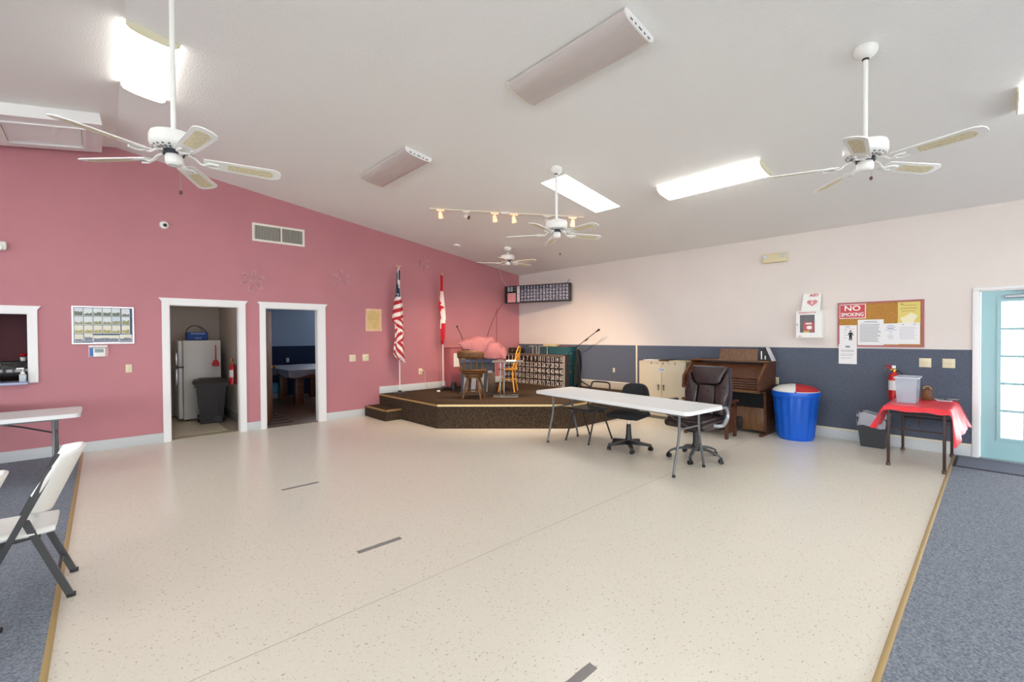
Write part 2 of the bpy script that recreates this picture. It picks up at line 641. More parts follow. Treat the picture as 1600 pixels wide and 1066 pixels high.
# ---- walls behind and to the far left, with unseen windows added to light the hall
RW = [(-6.6, -4.4), (-3.7, -1.5), (-0.8, 1.4), (2.1, 4.3), (5.0, 7.2)]
WZ0, WZ1 = 0.55, 2.35
b = MB()
edges = [XL] + [v for w in RW for v in w] + [XC]
for i in range(0, len(edges), 2):
    x0, x1 = edges[i], edges[i + 1]
    segs = [(x0, x1)] if not x0 < XR < x1 else [(x0, XR), (XR, x1)]
    for s0, s1 in segs:
        b.prism([(s0, YR, 0), (s1, YR, 0), (s1, YR, cz(s1)), (s0, YR, cz(s0))], (0, -WT, 0))
for x0, x1 in RW:
    b.box((x0, YR, 0), (x1, YR - WT, WZ0))
    segs = [(x0, x1)] if not x0 < XR < x1 else [(x0, XR), (XR, x1)]
    for s0, s1 in segs:
        b.prism([(s0, YR, WZ1), (s1, YR, WZ1), (s1, YR, cz(s1)), (s0, YR, cz(s0))], (0, -WT, 0))
struct('wall_rear', b, CREAM, smooth=False)
LW = [(-5.6, -3.2), (-2.4, 0.0), (0.8, 3.2), (4.0, 6.4)]
b = MB()
ed = [YR] + [v for w in LW for v in w] + [YP]
zt = cz(XL)
for i in range(0, len(ed), 2):
    b.box((XL - WT, ed[i], 0), (XL, ed[i + 1], zt))
for y0, y1 in LW:
    b.box((XL - WT, y0, 0), (XL, y1, WZ0))
    b.box((XL - WT, y0, WZ1), (XL, y1, zt))
struct('wall_far', b, CREAM, smooth=False)
wn = 0
for x0, x1 in RW:
    wn += 1
    b = MB()
    for a, c in (((x0, WZ0), (x1, WZ0 + .05)), ((x0, WZ1 - .05), (x1, WZ1)), ((x0, WZ0), (x0 + .05, WZ1)), ((x1 - .05, WZ0), (x1, WZ1)),
                 (((x0 + x1) / 2 - .025, WZ0), ((x0 + x1) / 2 + .025, WZ1))):
        b.box((a[0], YR - .08, a[1]), (c[0], YR - .03, c[1]))
    struct('window_%d' % wn, b, WHITE)
    portal('window_daylight', ((x0 + x1) / 2, YR - WT - .02, (WZ0 + WZ1) / 2), (PI / 2, 0, 0), x1 - x0, WZ1 - WZ0)
for y0, y1 in LW:
    wn += 1
    b = MB()
    for a, c in (((y0, WZ0), (y1, WZ0 + .05)), ((y0, WZ1 - .05), (y1, WZ1)), ((y0, WZ0), (y0 + .05, WZ1)), ((y1 - .05, WZ0), (y1, WZ1)),
                 (((y0 + y1) / 2 - .025, WZ0), ((y0 + y1) / 2 + .025, WZ1))):
        b.box((XL - .08, a[0], a[1]), (XL - .03, c[0], c[1]))
    struct('window_%d' % wn, b, WHITE)
    portal('window_daylight', (XL - WT - .02, (y0 + y1) / 2, (WZ0 + WZ1) / 2), (0, -PI / 2, 0), WZ1 - WZ0, y1 - y0)
portal('door_daylight', (XC + WT + .02, (gy0 + gy1) / 2, (gz0 + gz1) / 2), (0, PI / 2, 0), gz1 - gz0, gy1 - gy0)
b = MB().box((XL - 14, YR - 14, -0.3), (XC + 14, YP + 16, -0.13))
ground = struct('ground', b, mat('pale_concrete', 'DAD8D2', rough=0.9, var=0.08, vscale=2))  # ground outside, paled to bounce daylight up to the ceiling

# ---- kitchen behind the first door and the hatch
KW = mat('grey_kitchen_paint', 'B9AFA8', rough=0.7)
KB, KX1 = 10.95, 1.80
b = MB().box((-3.2, YP + WT, -0.1), (KX1, KB, 0.0))
kf = struct('floor_kitchen', b, mat('tile_grout', '9C9180', rough=0.8))
ti = MB().rbox((0, 0, 0), (0.297, 0.297, 0.004), 0.0015, 1)
TILE = mat('beige_floor_tile', 'CFC3AC', rough=0.35, var=0.05, vscale=4)
t0 = None
for i in range(0, 5):
    for j in range(-1, 9):
        x, y = 0.32 + i * 0.3, YP + 0.0 + j * 0.3
        if y + .29 > KB or x + .3 > KX1 or y < YP + .02:
            continue
        if t0 is None:
            t0 = obj('tile', ti, TILE, kf)
            o = t0
        else:
            o = t0.copy()
            C.objects.link(o)
        o.location = (x, y, 0)
b = MB().box((D1[0], YP + 0.002, -0.005), (D1[1], YP + WT, 0.003))
obj('door_sill', b, TILE, kf)
b = MB().box((0.30, KB, 0), (KX1 + .2, KB + .1, 2.7))
struct('wall_kitchen_back', b, KW)
b = MB().box((KX1, YP + WT, 0), (1.93, KB, 2.7))
struct('wall_kitchen_right', b, KW)
b = MB().box((-3.3, YP + WT, 2.6), (1.93, KB + .1, 2.7))
struct('ceiling_kitchen', b, CEIL)
b = MB().box((0.2, YP + WT, 0), (0.3, KB, 2.6))
struct('wall_kitchen_partition', b, KW)
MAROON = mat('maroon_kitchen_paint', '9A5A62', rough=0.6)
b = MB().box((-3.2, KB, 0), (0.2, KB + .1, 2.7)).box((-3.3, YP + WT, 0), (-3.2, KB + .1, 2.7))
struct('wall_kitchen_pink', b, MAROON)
b = MB().rbox((KX1 - .014, YP + WT, 0.004), (KX1, KB, 0.15), 0.003)
struct('baseboard_kitchen', b, mat('dark_grey_base', '8C8B88', rough=0.6))

# ---- pool room behind the second door
PB, PX1 = 12.75, 6.2
b = MB().box((1.93, YP + WT, -0.1), (PX1, PB, 0.0))
pf = struct('floor_pool_room', b, mat('plank_gap', '2A201A', rough=0.8))
PLANK = mat('brown_floor_plank', '6B5342', rough=0.4, var=0.2, vscale=4, stretch=(1, 8, 1))
pm = MB().rbox((0, 0, 0), (1.19, 0.147, 0.006), 0.002, 1)
p0 = None
for j in range(28):
    for i in range(4):
        x, y = 1.95 + i * 1.2 - (0.6 if j % 2 else 0), YP + WT + j * 0.15
        if x < 1.9 or x + 1.19 > PX1 or y + .15 > PB:
            continue
        if p0 is None:
            p0 = obj('plank', pm, PLANK, pf)
            o = p0
        else:
            o = p0.copy()
            C.objects.link(o)
        o.location = (x, y, 0)
obj('door_sill', MB().box((D2[0], YP + .002, -.004), (D2[1], YP + WT, 0.005)), PLANK, pf)
PRW = mat('blue_grey_room_paint', '8FA5BE', rough=0.7)
PRD = carpet_mat('navy_room_panel', '323E58', '222C42', 110, 0.3)
wx = (4.5, 6.15)  # hidden opening, added to let sky light into the pool room
b = MB()
b.box((1.93, PB, 0), (wx[0], PB + .1, 2.7)).box((wx[1], PB, 0), (PX1 + .1, PB + .1, 2.7))
b.box((wx[0], PB, 0), (wx[1], PB + .1, 1.32)).box((wx[0], PB, 2.5), (wx[1], PB + .1, 2.7))
pwb = struct('wall_pool_room_back', b, PRW, smooth=False)
obj('wall_panel', MB().box((1.93, PB - .012, 0.0), (PX1, PB, 1.30)), PRD, pwb)
portal('pool_added_opening', ((wx[0] + wx[1]) / 2, PB + .12, 1.91), (-PI / 2, 0, 0), wx[1] - wx[0], 1.18)
b = MB().box((PX1, YP + WT, 0), (PX1 + .1, PB, 2.7))
struct('wall_pool_room_right', b, PRW)
b = MB().box((1.93, KB, 0), (2.0, PB, 2.7))
struct('wall_pool_room_left', b, PRW)
b = MB().box((1.9, YP + WT, 2.6), (PX1 + .1, PB + .1, 2.7))
struct('ceiling_pool_room', b, CEIL)

# open wooden door of the pool room
door_2 = thing('door_2', 'brown wood veneer door standing open into the pool room', 'door', (D2[0] + 0.014, YP + WT, 0.012), R(68))
door_2['kind'] = 'structure'
obj('door_leaf', MB().rbox((0, -0.002, 0), (0.84, 0.036, 2.0), 0.003), WOODDOOR, door_2)
for sy in (-1, 1):
    y0 = -0.002 if sy < 0 else 0.036
    kb = MB(Matrix.Translation((0.775, y0, 0.97)) @ Matrix.Rotation(R(90) * (1 if sy < 0 else -1), 4, 'X'))
    kb.lathe([(0.032, 0), (0.03, 0.008), (0.012, 0.012), (0.012, 0.03), (0.026, 0.042), (0.028, 0.055), (0.018, 0.066), (0, 0.068)], 16)
    obj('door_knob', kb, BRASS, door_2)
obj('hinge', MB().cyl((0, -0.004, 0.2), (0, -0.004, 0.3), 0.008).cyl((0, -0.004, 1.7), (0, -0.004, 1.8), 0.008), BRASS, door_2)

# ---- stage
SZ = 0.40
A, B_, C_, D_ = (4.055, YP - .001), (4.085, 6.285), (5.665, 4.735), (XC - .001, 4.70)
stage = thing('stage', 'low corner stage covered in dark brown carpet with gold edging', 'stage')
b = MB().prism([(*A, 0), (*B_, 0), (*C_, 0), (*D_, 0), (XC - .001, YP - .001, 0)], (0, 0, SZ))
obj('platform', b, STAGEC, stage, smooth=False)
b = MB().box((3.755, 7.47, 0), (4.083, YP - .002, 0.195))
st = obj('step', b, STAGEC, stage, smooth=False)
b = MB().rbox((3.745, 7.46, 0.172), (3.775, YP - .002, 0.202), 0.006).rbox((3.745, 7.46, 0.172), (4.08, 7.49, 0.202), 0.006)
obj('nosing', b, mat('worn_gold_nosing', 'A5854F', rough=0.5, metal=0.3), st)
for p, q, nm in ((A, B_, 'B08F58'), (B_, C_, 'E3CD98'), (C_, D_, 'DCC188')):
    d = Vector((q[0] - p[0], q[1] - p[1], 0))
    n = Vector((d.y, -d.x, 0)).normalized()
    if n.dot(Vector((-1, -1, 0))) < 0:
        n = -n
    pp, qq = Vector((*p, 0)), Vector((*q, 0))
    o_ = n * 0.008
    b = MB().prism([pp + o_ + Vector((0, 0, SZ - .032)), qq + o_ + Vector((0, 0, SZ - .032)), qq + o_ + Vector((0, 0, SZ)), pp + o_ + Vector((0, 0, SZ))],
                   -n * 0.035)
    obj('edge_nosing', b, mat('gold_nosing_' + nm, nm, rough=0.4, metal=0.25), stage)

# tape marks on the floor
for lab, x0, x1, yc in (('short grey tape strip on the tile floor nearest the pink wall', 1.31, 1.67, 4.86),
                        ('grey tape strip on the tile floor, the middle one of three', 1.32, 1.66, 3.075),
                        ('grey tape strip on the floor nearest the bottom of the photo', 1.30, 1.665, 1.265)):
    b = MB()
    n = 8
    top = [(x0 + (x1 - x0) * i / n, yc + .024 + random.uniform(-.002, .002), 0) for i in range(n + 1)]
    bot = [(x0 + (x1 - x0) * i / n, yc - .024 + random.uniform(-.002, .002), 0) for i in range(n + 1)]
    b.prism(bot + top[::-1], (0, 0, 0.0012))
    tag(obj('floor_tape', b, TAPE), lab, 'tape', 'tape marks on the tile floor')

# door mat
mt = thing('door_mat', 'dark ribbed rubber mat in front of the teal door', 'mat', (7.18, -0.95, 0.004))
obj('mat_base', MB().rbox((0, 0, 0), (0.58, 1.29, 0.008), 0.003), mat('mat_rubber', '45464F', rough=0.8), mt)
b = MB()
for i in range(22):
    b.box((0.04 + i * 0.0232, 0.03, 0.008), (0.052 + i * 0.0232, 1.26, 0.012))
obj('mat_rib', b, mat('mat_pile', '787C8C', rough=0.95), mt)['kind'] = 'stuff'

# ================================================================== CEILING THINGS
SL = math.atan(S1)


def fluor(loc, label, on, length=1.24, w=0.37):
    t = thing('fluorescent_light', label, 'light', loc, group='wraparound ceiling lights', rot=(0, SL, 0))
    h = w / 2
    L = length / 2
    obj('housing', MB().box((-h + .02, -L + .014, -0.03), (h - .02, L - .014, -0.001)), WHITE, t)
    prof = [(-h, -0.012), (-h + .004, -0.036), (-h + .03, -0.058), (-h * .5, -0.068), (0, -0.071), (h * .5, -0.068), (h - .03, -0.058), (h - .004, -0.036), (h, -0.012)]
    ln = MB().prism([(x, -L + .012, z) for x, z in prof], (0, 2 * L - .024, 0))
    obj('lens', ln, LENS_ON if on else LENS_OFF, t)
    cap = [(x * 1.01, z * 1.02) for x, z in prof] + [(h, -0.001), (-h, -0.001)]
    for s in (-1, 1):
        y0 = -L if s < 0 else L - .012
        m = mat('aged_end_cap', 'E0DABE', rough=0.5) if (on or s > 0) else WHITE
        o = obj('end_cap', MB().prism([(x, y0, z) for x, z in cap], (0, .012, 0)), m, t)
        if s < 0 and not on:
            for x, w_ in ((-.13, .03), (-.07, .018), (-.02, .04), (.05, .02), (.1, .03)):
                obj('socket_mark', MB().box((x, y0 - .003, -.055), (x + w_, y0, -.043)), mat('dark_socket', '6B6B6B', rough=0.6), o)
    return t


def ceil_pt(x, y):
    return (x, y, cz(x))


fluor(ceil_pt(2.90, 2.375), 'unlit wraparound fluorescent light at the top centre of the photo', False)
fluor(ceil_pt(2.90, 5.45), 'smaller-looking unlit fluorescent light left of the track lights', False, length=1.27)
fluor(ceil_pt(5.505, 2.375), 'lit fluorescent ceiling light above the organ side, left of a fan', True)
fluor(ceil_pt(0.365, 5.53), 'brightly lit fluorescent light behind the rod of the leftmost fan', True)
fluor(ceil_pt(5.48, -0.72), 'lit fluorescent light cut off by the right edge of the photo', True)
for x, y in ((2.90, -1.0), (0.365, 0.9), (-2.2, 2.4), (-2.2, 5.5), (0.365, -3.0), (5.48, -4.0), (-4.8, 2.4), (-4.8, -1.0)):  # extra fixtures added out of view to brighten the hall
    t = fluor(ceil_pt(x, y), 'lit fluorescent ceiling light added out of view to brighten the hall', True)
    if x < XR:
        t.rotation_euler = (0, -math.atan(S2), 0)

# skylight
sk = thing('skylight', 'bright white rectangular skylight panel beside the middle ceiling fan', 'skylight', ((SKX0 + SKX1) / 2, (SKY0 + SKY1) / 2, cz((SKX0 + SKX1) / 2)), rot=(0, SL, 0))
hx_, hy_ = (SKX1 - SKX0) / 2 / math.cos(SL), (SKY1 - SKY0) / 2
obj('diffuser', MB().box((-hx_ - .02, -hy_ - .02, 0.02), (hx_ + .02, hy_ + .02, 0.03)),
    mat('skylight_diffuser', 'FFFFFF', rough=0.5, emit=SKYLIGHT, emit_col='F6FAFF'), sk)
b = MB()
b.M = Matrix(((1, 0, 0, 0), (0, 0, 1, 0), (0, 1, 0, 0), (0, 0, 0, 1)))
b.frame(-hx_, -hy_, hx_, hy_, -.003, .02, .012)
obj('frame', b, WHITE, sk)


# ceiling fans
def blade_mesh():
    b = MB()
    pts = []
    L0, L1, w0, w1 = 0.0, 0.475, 0.05, 0.068
    out = [(L0, -w0), (0.03, -w0 - .004), (L1 - .05, -w1), (L1 - .015, -w1 + .018), (L1, -.02), (L1, .02), (L1 - .015, w1 - .018), (L1 - .05, w1), (0.03, w0 + .004), (L0, w0)]
    b.prism([(x, y, -.003) for x, y in out], (0, 0, .007))
    return b


def insert_mesh():
    b = MB()
    b.prism([(x, y, -.0045) for x, y in ((0.14, -.034), (0.40, -.043), (0.425, -.02), (0.425, .02), (0.40, .043), (0.14, .034))], (0, 0, .0095))
    return b


def iron_mesh():
    b = MB()
    b.tube(smooth_path([(0.075, 0, 0.03), (0.115, 0, 0.018), (0.15, 0, -.012), (0.185, 0, -.012)], 4), 0.012, n=8, flat=0.6)
    b.tube(smooth_path([(0.17, 0, -.010), (0.2, 0.035, -.009), (0.25, 0.03, -.009)], 4), 0.008, n=6)
    b.tube(smooth_path([(0.17, 0, -.010), (0.2, -0.035, -.009), (0.25, -0.03, -.009)], 4), 0.008, n=6)
    return b


FANM = {}


def fan(x, y, zb, phase, label, chain=0.23, rod_r=0.016):
    t = thing('ceiling_fan', label, 'fan', (x, y, zb), group='white ceiling fans')
    top = cz(x) - zb
    # canopy follows the slope of the ceiling
    cm = MB(Matrix.Translation((0, 0, top)) @ Matrix.Rotation(SL, 4, 'Y'))
    cm.lathe([(0.074, -0.001), (0.076, -0.02), (0.066, -0.045), (0.04, -0.068), (0.022, -0.075), (0, -0.075)], 24)
    obj('canopy', cm, FANW, t)
    obj('hanger_ball', MB().lathe([(0.0, -.09), (.02, -.083), (.024, -.07), (.02, -.058), (0, -.055)], 14, (0, 0, top)), BLACK, t)
    obj('downrod', MB().cyl((0, 0, 0.17), (0, 0, top - .06), rod_r, n=14), FANW, t)
    mm = MB().lathe([(0, 0.19), (0.03, 0.188), (0.034, 0.172), (0.09, 0.165), (0.128, 0.152), (0.136, 0.13), (0.136, 0.085), (0.128, 0.066), (0.105, 0.052), (0.06, 0.047), (0, 0.047)], 32)
    mo = obj('motor_housing', mm, FANW, t)
    vb = MB()
    for k in range(20):
        a = 2 * PI * k / 20
        vb.M = Matrix.Rotation(a, 4, 'Z')
        vb.prism([(0.086, -.006, 0.0475), (0.113, -.006, 0.0545), (0.113, .005, 0.0545), (0.086, .005, 0.0475)], (0, 0, 0.004))
    vb.M = Matrix.Translation((0, 0, -.004)) 
    vv = MB()
    for k in range(20):
        a = 2 * PI * k / 20
        vv.M = Matrix.Rotation(a, 4, 'Z')
        vv.add([(0.075, -.005, 0.0455), (0.118, -.006, 0.0565), (0.118, .006, 0.0565), (0.075, .005, 0.0455), (0.075, -.005, 0.05), (0.118, -.006, 0.06), (0.118, .006, 0.06), (0.075, .005, 0.05)],
               [(0, 3, 2, 1), (4, 5, 6, 7), (0, 1, 5, 4), (1, 2, 6, 5), (2, 3, 7, 6), (3, 0, 4, 7)])
    obj('vent_slot', vv, mat('vent_dark', '4A5058', rough=0.6), mo)
    obj('flywheel', MB().cyl((0, 0, 0.02), (0, 0, 0.047), 0.06, n=20), mat('fan_core', '3C4046', rough=0.5, metal=0.5), t)
    obj('switch_housing', MB().lathe([(0, -.052), (0.038, -.05), (0.05, -.038), (0.052, 0.0), (0.046, 0.02), (0, 0.02)], 22), FANW, t)
    if not FANM:
        FANM['blade'] = None
    for k in range(5):
        rot = Matrix.Rotation(R(phase + 72 * k), 4, 'Z')
        if FANM['blade'] is None:
            bl = obj('blade', blade_mesh(), FANW, t)
            ins = obj('cane_insert', insert_mesh(), CANE, bl)
            ir = obj('blade_iron', iron_mesh(), FANW, t)
            FANM.update(blade=bl, ins=ins, iron=ir)
        else:
            bl = FANM['blade'].copy()
            ins = FANM['ins'].copy()
            ir = FANM['iron'].copy()
            for o in (bl, ins, ir):
                C.objects.link(o)
            bl.parent = t
            ins.parent = bl
            ir.parent = t
        bl.matrix_local = rot @ Matrix.Translation((0.165, 0, 0.0)) @ Matrix.Rotation(R(-13), 4, 'X')
        ir.matrix_local = rot
    if chain:
        pc = obj('pull_chain', MB().cyl((0.03, -.03, -.045), (0.03, -.03, -chain), 0.0016, n=6), mat('bead_chain', 'B9A98F', rough=0.4, metal=0.6), t)
        obj('chain_knob', MB().lathe([(0, -.016), (.008, -.012), (.011, 0), (.007, .01), (0, .013)], 12, (0.03, -.03, -chain)), mat('chain_knob_brown', '5A3B34', rough=0.4), pc)
    return t


fan(0.373, 3.75, 2.748, -9, 'white ceiling fan with cane inserts hanging at upper left')
fan(4.145, 0.66, 2.78, 40, 'white ceiling fan with cane inserts on a long rod at upper right', chain=0.10)
fan(4.18, 3.714, 2.80, 52, 'white ceiling fan hanging in front of the skylight', chain=0.25)
fan(6.125, 6.77, 3.025, 72, 'small-looking white fan on a short rod above the stage', chain=0)

# track lights
TP0, TP1 = Vector((3.99, 6.305, 0)), Vector((5.62, 4.42, 0))
tl = thing('track_light', 'ceiling track rail carrying six small spotlights above the stage', 'track light')


def tpt(s, dz=0.0):
    p = TP0.lerp(TP1, s)
    return Vector((p.x, p.y, cz(p.x) + dz))


b = MB()
d = (tpt(1) - tpt(0)).normalized()
side = Vector((d.y, -d.x, 0)).normalized() * 0.018
p, q = tpt(0, -.001), tpt(1, -.001)
b.prism([p + side, p - side, q - side, q + side], (0, 0, -0.022))
obj('rail', b, mat('track_rail_cream', 'E3D8C6', rough=0.5), tl)
b = MB()
p, q = tpt(0.475, -.001), tpt(0.525, -.001)
side2 = side * 1.5
b.prism([p + side2, p - side2, q - side2, q + side2], (0, 0, -0.035))
obj('power_feed', b, WPLASTIC, tl)
BULB = mat('lit_halogen_bulb', 'FFE3B8', rough=0.3, emit=14, emit_col='FFC98A')
CLEARSHADE = mat('translucent_lamp_shade', 'F2D9C0', rough=0.3, emit=0.45, emit_col='FFB07A')
DARKHEAD = mat('brass_lamp_inside', '6B5A34', rough=0.4, metal=0.5)
HW = mat('white_lamp_head', 'EFE6DA', rough=0.4)
for s, on, aim in ((0.07, 1, (5.4, 7.2, .4)), (0.245, 0, (5.2, 3.2, 2.2)), (0.43, 1, (6.6, 7.0, .4)), (0.555, 1, (6.2, 6.0, .4)), (0.77, 0, (5.0, 3.0, 2.0)), (0.93, 1, (7.0, 6.3, .4))):
    base = tpt(s, -.024)
    b = MB()
    p, q = tpt(s - .025, -.022), tpt(s + .025, -.022)
    b.prism([p + side * .8, p - side * .8, q - side * .8, q + side * .8], (0, 0, -.02))
    b.cyl(base + Vector((0, 0, -.018)), base + Vector((0, 0, -.06)), 0.007, n=8)
    c0 = base + Vector((0, 0, -.085))
    dirn = (Vector(aim) - c0).normalized()
    qd = dirn.to_track_quat('Z', 'Y').to_matrix().to_4x4()
    b.M = Matrix.Translation(c0) @ qd
    b.lathe([(0, -.05), (0.024, -.048), (0.03, -.03), (0.034, 0.0), (0.042, 0.05), (0.038, 0.05), (0.03, 0.0), (0, -.02)], 18)
    h = obj('lamp_head', b, (CLEARSHADE if on else HW), tl)
    bb = MB(Matrix.Translation(c0) @ qd)
    bb.lathe([(0, 0.0), (0.026, 0.01), (0.034, 0.035), (0.03, 0.048), (0, 0.052)], 16)
    obj('bulb', bb, BULB if on else DARKHEAD, h)
    if on:
        l = bpy.data.lights.new('track_spot', 'SPOT')
        l.energy = SPOT_W
        l.color = (1.0, 0.72, 0.48)
        l.spot_size = R(92)
        l.spot_blend = 0.7
        l.shadow_soft_size = 0.03
        lo = bpy.data.objects.new('track_spot', l)
        lo.matrix_world = Matrix.Translation(c0 + dirn * .07) @ dirn.to_track_quat('-Z', 'Y').to_matrix().to_4x4()
        C.objects.link(lo)

# smoke detector, return grille
b = MB(Matrix.Translation(ceil_pt(5.465, 7.615)) @ Matrix.Rotation(SL, 4, 'Y')).lathe([(0.075, 0), (0.075, -.018), (.066, -.032), (.03, -.036), (0, -.036)], 24)
tag(obj('smoke_detector', b, WPLASTIC), 'round white smoke detector on the ceiling by the pink wall', 'smoke detector')
vx0, vx1, vy0, vy1 = -1.02, 0.02, 7.10, 8.16
SLL = -math.atan(S2)
tv = thing('ceiling_vent', 'large white louvred return vent on the ceiling at far left', 'vent', ((vx0 + vx1) / 2, (vy0 + vy1) / 2, cz((vx0 + vx1) / 2)), rot=(0, SLL, 0))
hw, hh = (vx1 - vx0) / 2, (vy1 - vy0) / 2
b = MB()
b.M = Matrix(((1, 0, 0, 0), (0, 0, 1, 0), (0, 1, 0, 0), (0, 0, 0, 1)))
b.frame(-hw, -hh, hw, hh, -.13, -.001, .17, .15, .18, .14)
b.frame(-hw + .17, -hh + .18, hw - .15, hh - .14, -.145, -.1, .03)
obj('frame', b, WHITE, tv)
obj('backing', MB().box((-hw + .171, -hh + .181, -.09), (hw - .151, hh - .141, -.085)), mat('vent_backing_grey', '8E8C88', rough=0.8), tv)  # plain grey plate behind the slats
for i in range(5):
    y = -hh + .215 + (i + .5) * (2 * hh - .39) / 5
    sl = MB(Matrix.Translation((0, y, -.112)) @ Matrix.Rotation(R(-10), 4, 'X')).box((-hw + .205, -.066, -.002), (hw - .185, .066, .002))
    obj('slat', sl, WHITE, tv)

# ================================================================== ON THE PINK WALL
# security camera
t = thing('security_camera', 'small white dome security camera high on the pink wall', 'camera', (0.695, YP, 3.20))
M = Matrix.Rotation(R(90), 4, 'X')
obj('housing', MB(M).lathe([(0.058, 0), (0.058, .02), (.05, .04), (.03, .05), (.0, .05)], 22), WPLASTIC, t)
obj('lens_dome', MB(Matrix.Translation((0.008, -.04, -.006)) @ M).lathe([(0.026, 0), (.024, .018), (.014, .026), (0, .028)], 16), mat('dark_lens', '22302E', rough=0.1), t)
# emergency light at the left edge
t = thing('emergency_light', 'white emergency light unit cut off by the left photo edge', 'light', (-1.0, YP, 2.68))
obj('case', MB().rbox((-.16, -.07, -.05), (.15, 0, .06), .02, 3), WPLASTIC, t)
obj('lamp_head', MB(Matrix.Translation((.08, -.07, -.02)) @ M).lathe([(.035, 0), (.042, .02), (.04, .03), (0, .03)], 16), WPLASTIC, t)
# supply register
t = thing('air_vent', 'white framed rectangular air vent with upright slats on pink wall', 'vent', (2.255, YP, 3.285))
b = MB()
w, h = .41, .15
b.frame(-w, -h, w, h, -.014, 0, .035)
b.box((.02, -.0135, -h + .035), (.045, 0, h - .035))
obj('frame', b, mat('vent_white', 'EBE6DC', rough=0.5), t)
obj('duct_back', MB().box((-w + .03, -.003, -h + .03), (w - .03, -.001, h - .03)), mat('duct_grey', '7B7468', rough=0.8), t)
sm = MB(Matrix.Rotation(R(35), 4, 'Z')).box((-.009, -.0012, -h + .033), (.009, .0012, h - .033))
s0 = None
SLM = mat('slat_grey', 'B9B8B0', rough=0.5)
for i in range(32):
    x = -w + .05 + i * .0235
    if -.0 < x < .055:
        continue
    if s0 is None:
        s0 = obj('slat', sm, SLM, t)
        o = s0
    else:
        o = s0.copy()
        C.objects.link(o)
    o.location = (x, -.0085, 0)


# snowflake decorations
def snowflake(x, z, r, rot, label):
    b = MB(Matrix.Rotation(rot, 4, 'Y'))
    for k in range(6):
        b.M = Matrix.Rotation(rot + k * PI / 3, 4, 'Y')
        b.box((-.006, -.004, .0), (.006, -.001, r))
        for f in (.45, .7, .9):
            for s in (-1, 1):
                ln = r * (.30 if f < .8 else .16)
                x1, z1 = s * ln * .7, f * r + ln * .7
                b.prism([(0, -.004, f * r - .012), (0, -.004, f * r + .012), (x1, -.004, z1 + .008), (x1, -.004, z1 - .008)], (0, .003, 0))
        b.prism([(0, -.0045, r * .82), (r * .09, -.0045, r * .93), (0, -.0045, r * 1.04), (-r * .09, -.0045, r * .93)], (0, .003, 0))
    o = obj('snowflake', b, mat('silver_glitter', 'C9949A', rough=0.6), None)
    o.location = (x, YP - .001, z)
    tag(o, label, 'snowflake', 'snowflake wall decorations')


snowflake(1.84, 2.475, .19, .2, 'pale glitter snowflake above the two doorways')
snowflake(3.31, 2.62, .17, 0, 'faint glitter snowflake on pink wall, middle of three')
snowflake(5.08, 3.11, .16, .1, 'glitter snowflake between the two flags near the ceiling')

# framed photo board
t = thing('photo_board', 'silver framed board of small landscape photos on the pink wall', 'photo board', (0.022, YP, 1.72), 0)
w, h = .315, .255
b = MB()
b.frame(-w, -h, w, h, -.022, 0, .016)
obj('frame', b, mat('silver_frame', 'D9DBE2', rough=0.25, metal=0.6), t)
obj('backing', MB().box((-w + .01, -.010, -h + .01), (w - .01, -.004, h - .01)), mat('dark_mount', '4A5A6C', rough=0.7), t)
PHS = [mat('photo_sky_%d' % i, c, rough=0.3) for i, c in enumerate(('D4DCDA', 'C4D0DC', 'DDD9C4', 'D6D6DA'))]
PHG = [mat('photo_land_%d' % i, c, rough=0.3, var=.35, vscale=60) for i, c in enumerate(('5F6B58', '8C8F62', 'A79F5C', '74798A'))]
rp = random.Random(11)


def photo(x0, x1, z0, z1, row):
    p = obj('photo', MB().box((x0, -.0135, z0), (x1, -.010, z1)), mat('photo_border', 'E2E6E6', rough=.4), t)
    obj('sky', MB().box((x0 + .005, -.0140, z0 + .005), (x1 - .005, -.0135, z1 - .006)), PHS[rp.choice((0, 0, 1, 3)) if row < 2 else 2], p)
    hz = z0 + .006 + (z1 - z0) * rp.uniform(.25, .5)
    n_ = 6
    top_ = [(x0 + .005 + (x1 - x0 - .01) * k / n_, -.0143, hz + rp.uniform(-.008, .012)) for k in range(n_ + 1)]
    obj('land', MB().prism([(x0 + .005, -.0143, z0 + .006), (x1 - .005, -.0143, z0 + .006)] + top_[::-1], (0, .0005, 0)), PHG[row if row < 4 else 0], p)


for rrow in range(4):
    if rrow < 3:
        for c in range(6):
            x0 = -w + .022 + c * .094 + (.006 if c == 5 else 0)
            z1 = h - .024 - rrow * .118
            photo(x0, x0 + .088, z1 - .112, z1, rrow)
    else:
        for x0, x1, z1 in ((-.293, -.205, -.125), (-.198, -.112, -.12), (-.108, .155, -.138), (.16, .29, -.128)):
            photo(x0, x1, z1 - .1, z1, 3)
# thermostat
t = thing('thermostat', 'white thermostat with blue strip under the framed photo board', 'thermostat', (-0.035, YP, 1.352))
obj('cover_bracket', MB().rbox((-.10, -.05, .066), (.09, 0, .092), .004), WPLASTIC, t)
obj('clear_guard', MB().rbox((-.105, -.012, -.07), (.10, 0, .066), .006), mat('clear_guard_plastic', 'D9A9AE', rough=0.15), t)
obj('body', MB().rbox((-.055, -.034, -.062), (.068, -.012, .058), .006), WPLASTIC, t)
obj('blue_strip', MB().box((-.088, -.03, -.055), (-.057, -.012, .055)), mat('blue_plastic', '1F6FB8', rough=0.4), t)
obj('screen', MB().box((-.04, -.036, -.005), (.05, -.034, .045)), mat('lcd_green', '6E7F7C', rough=0.2), t)


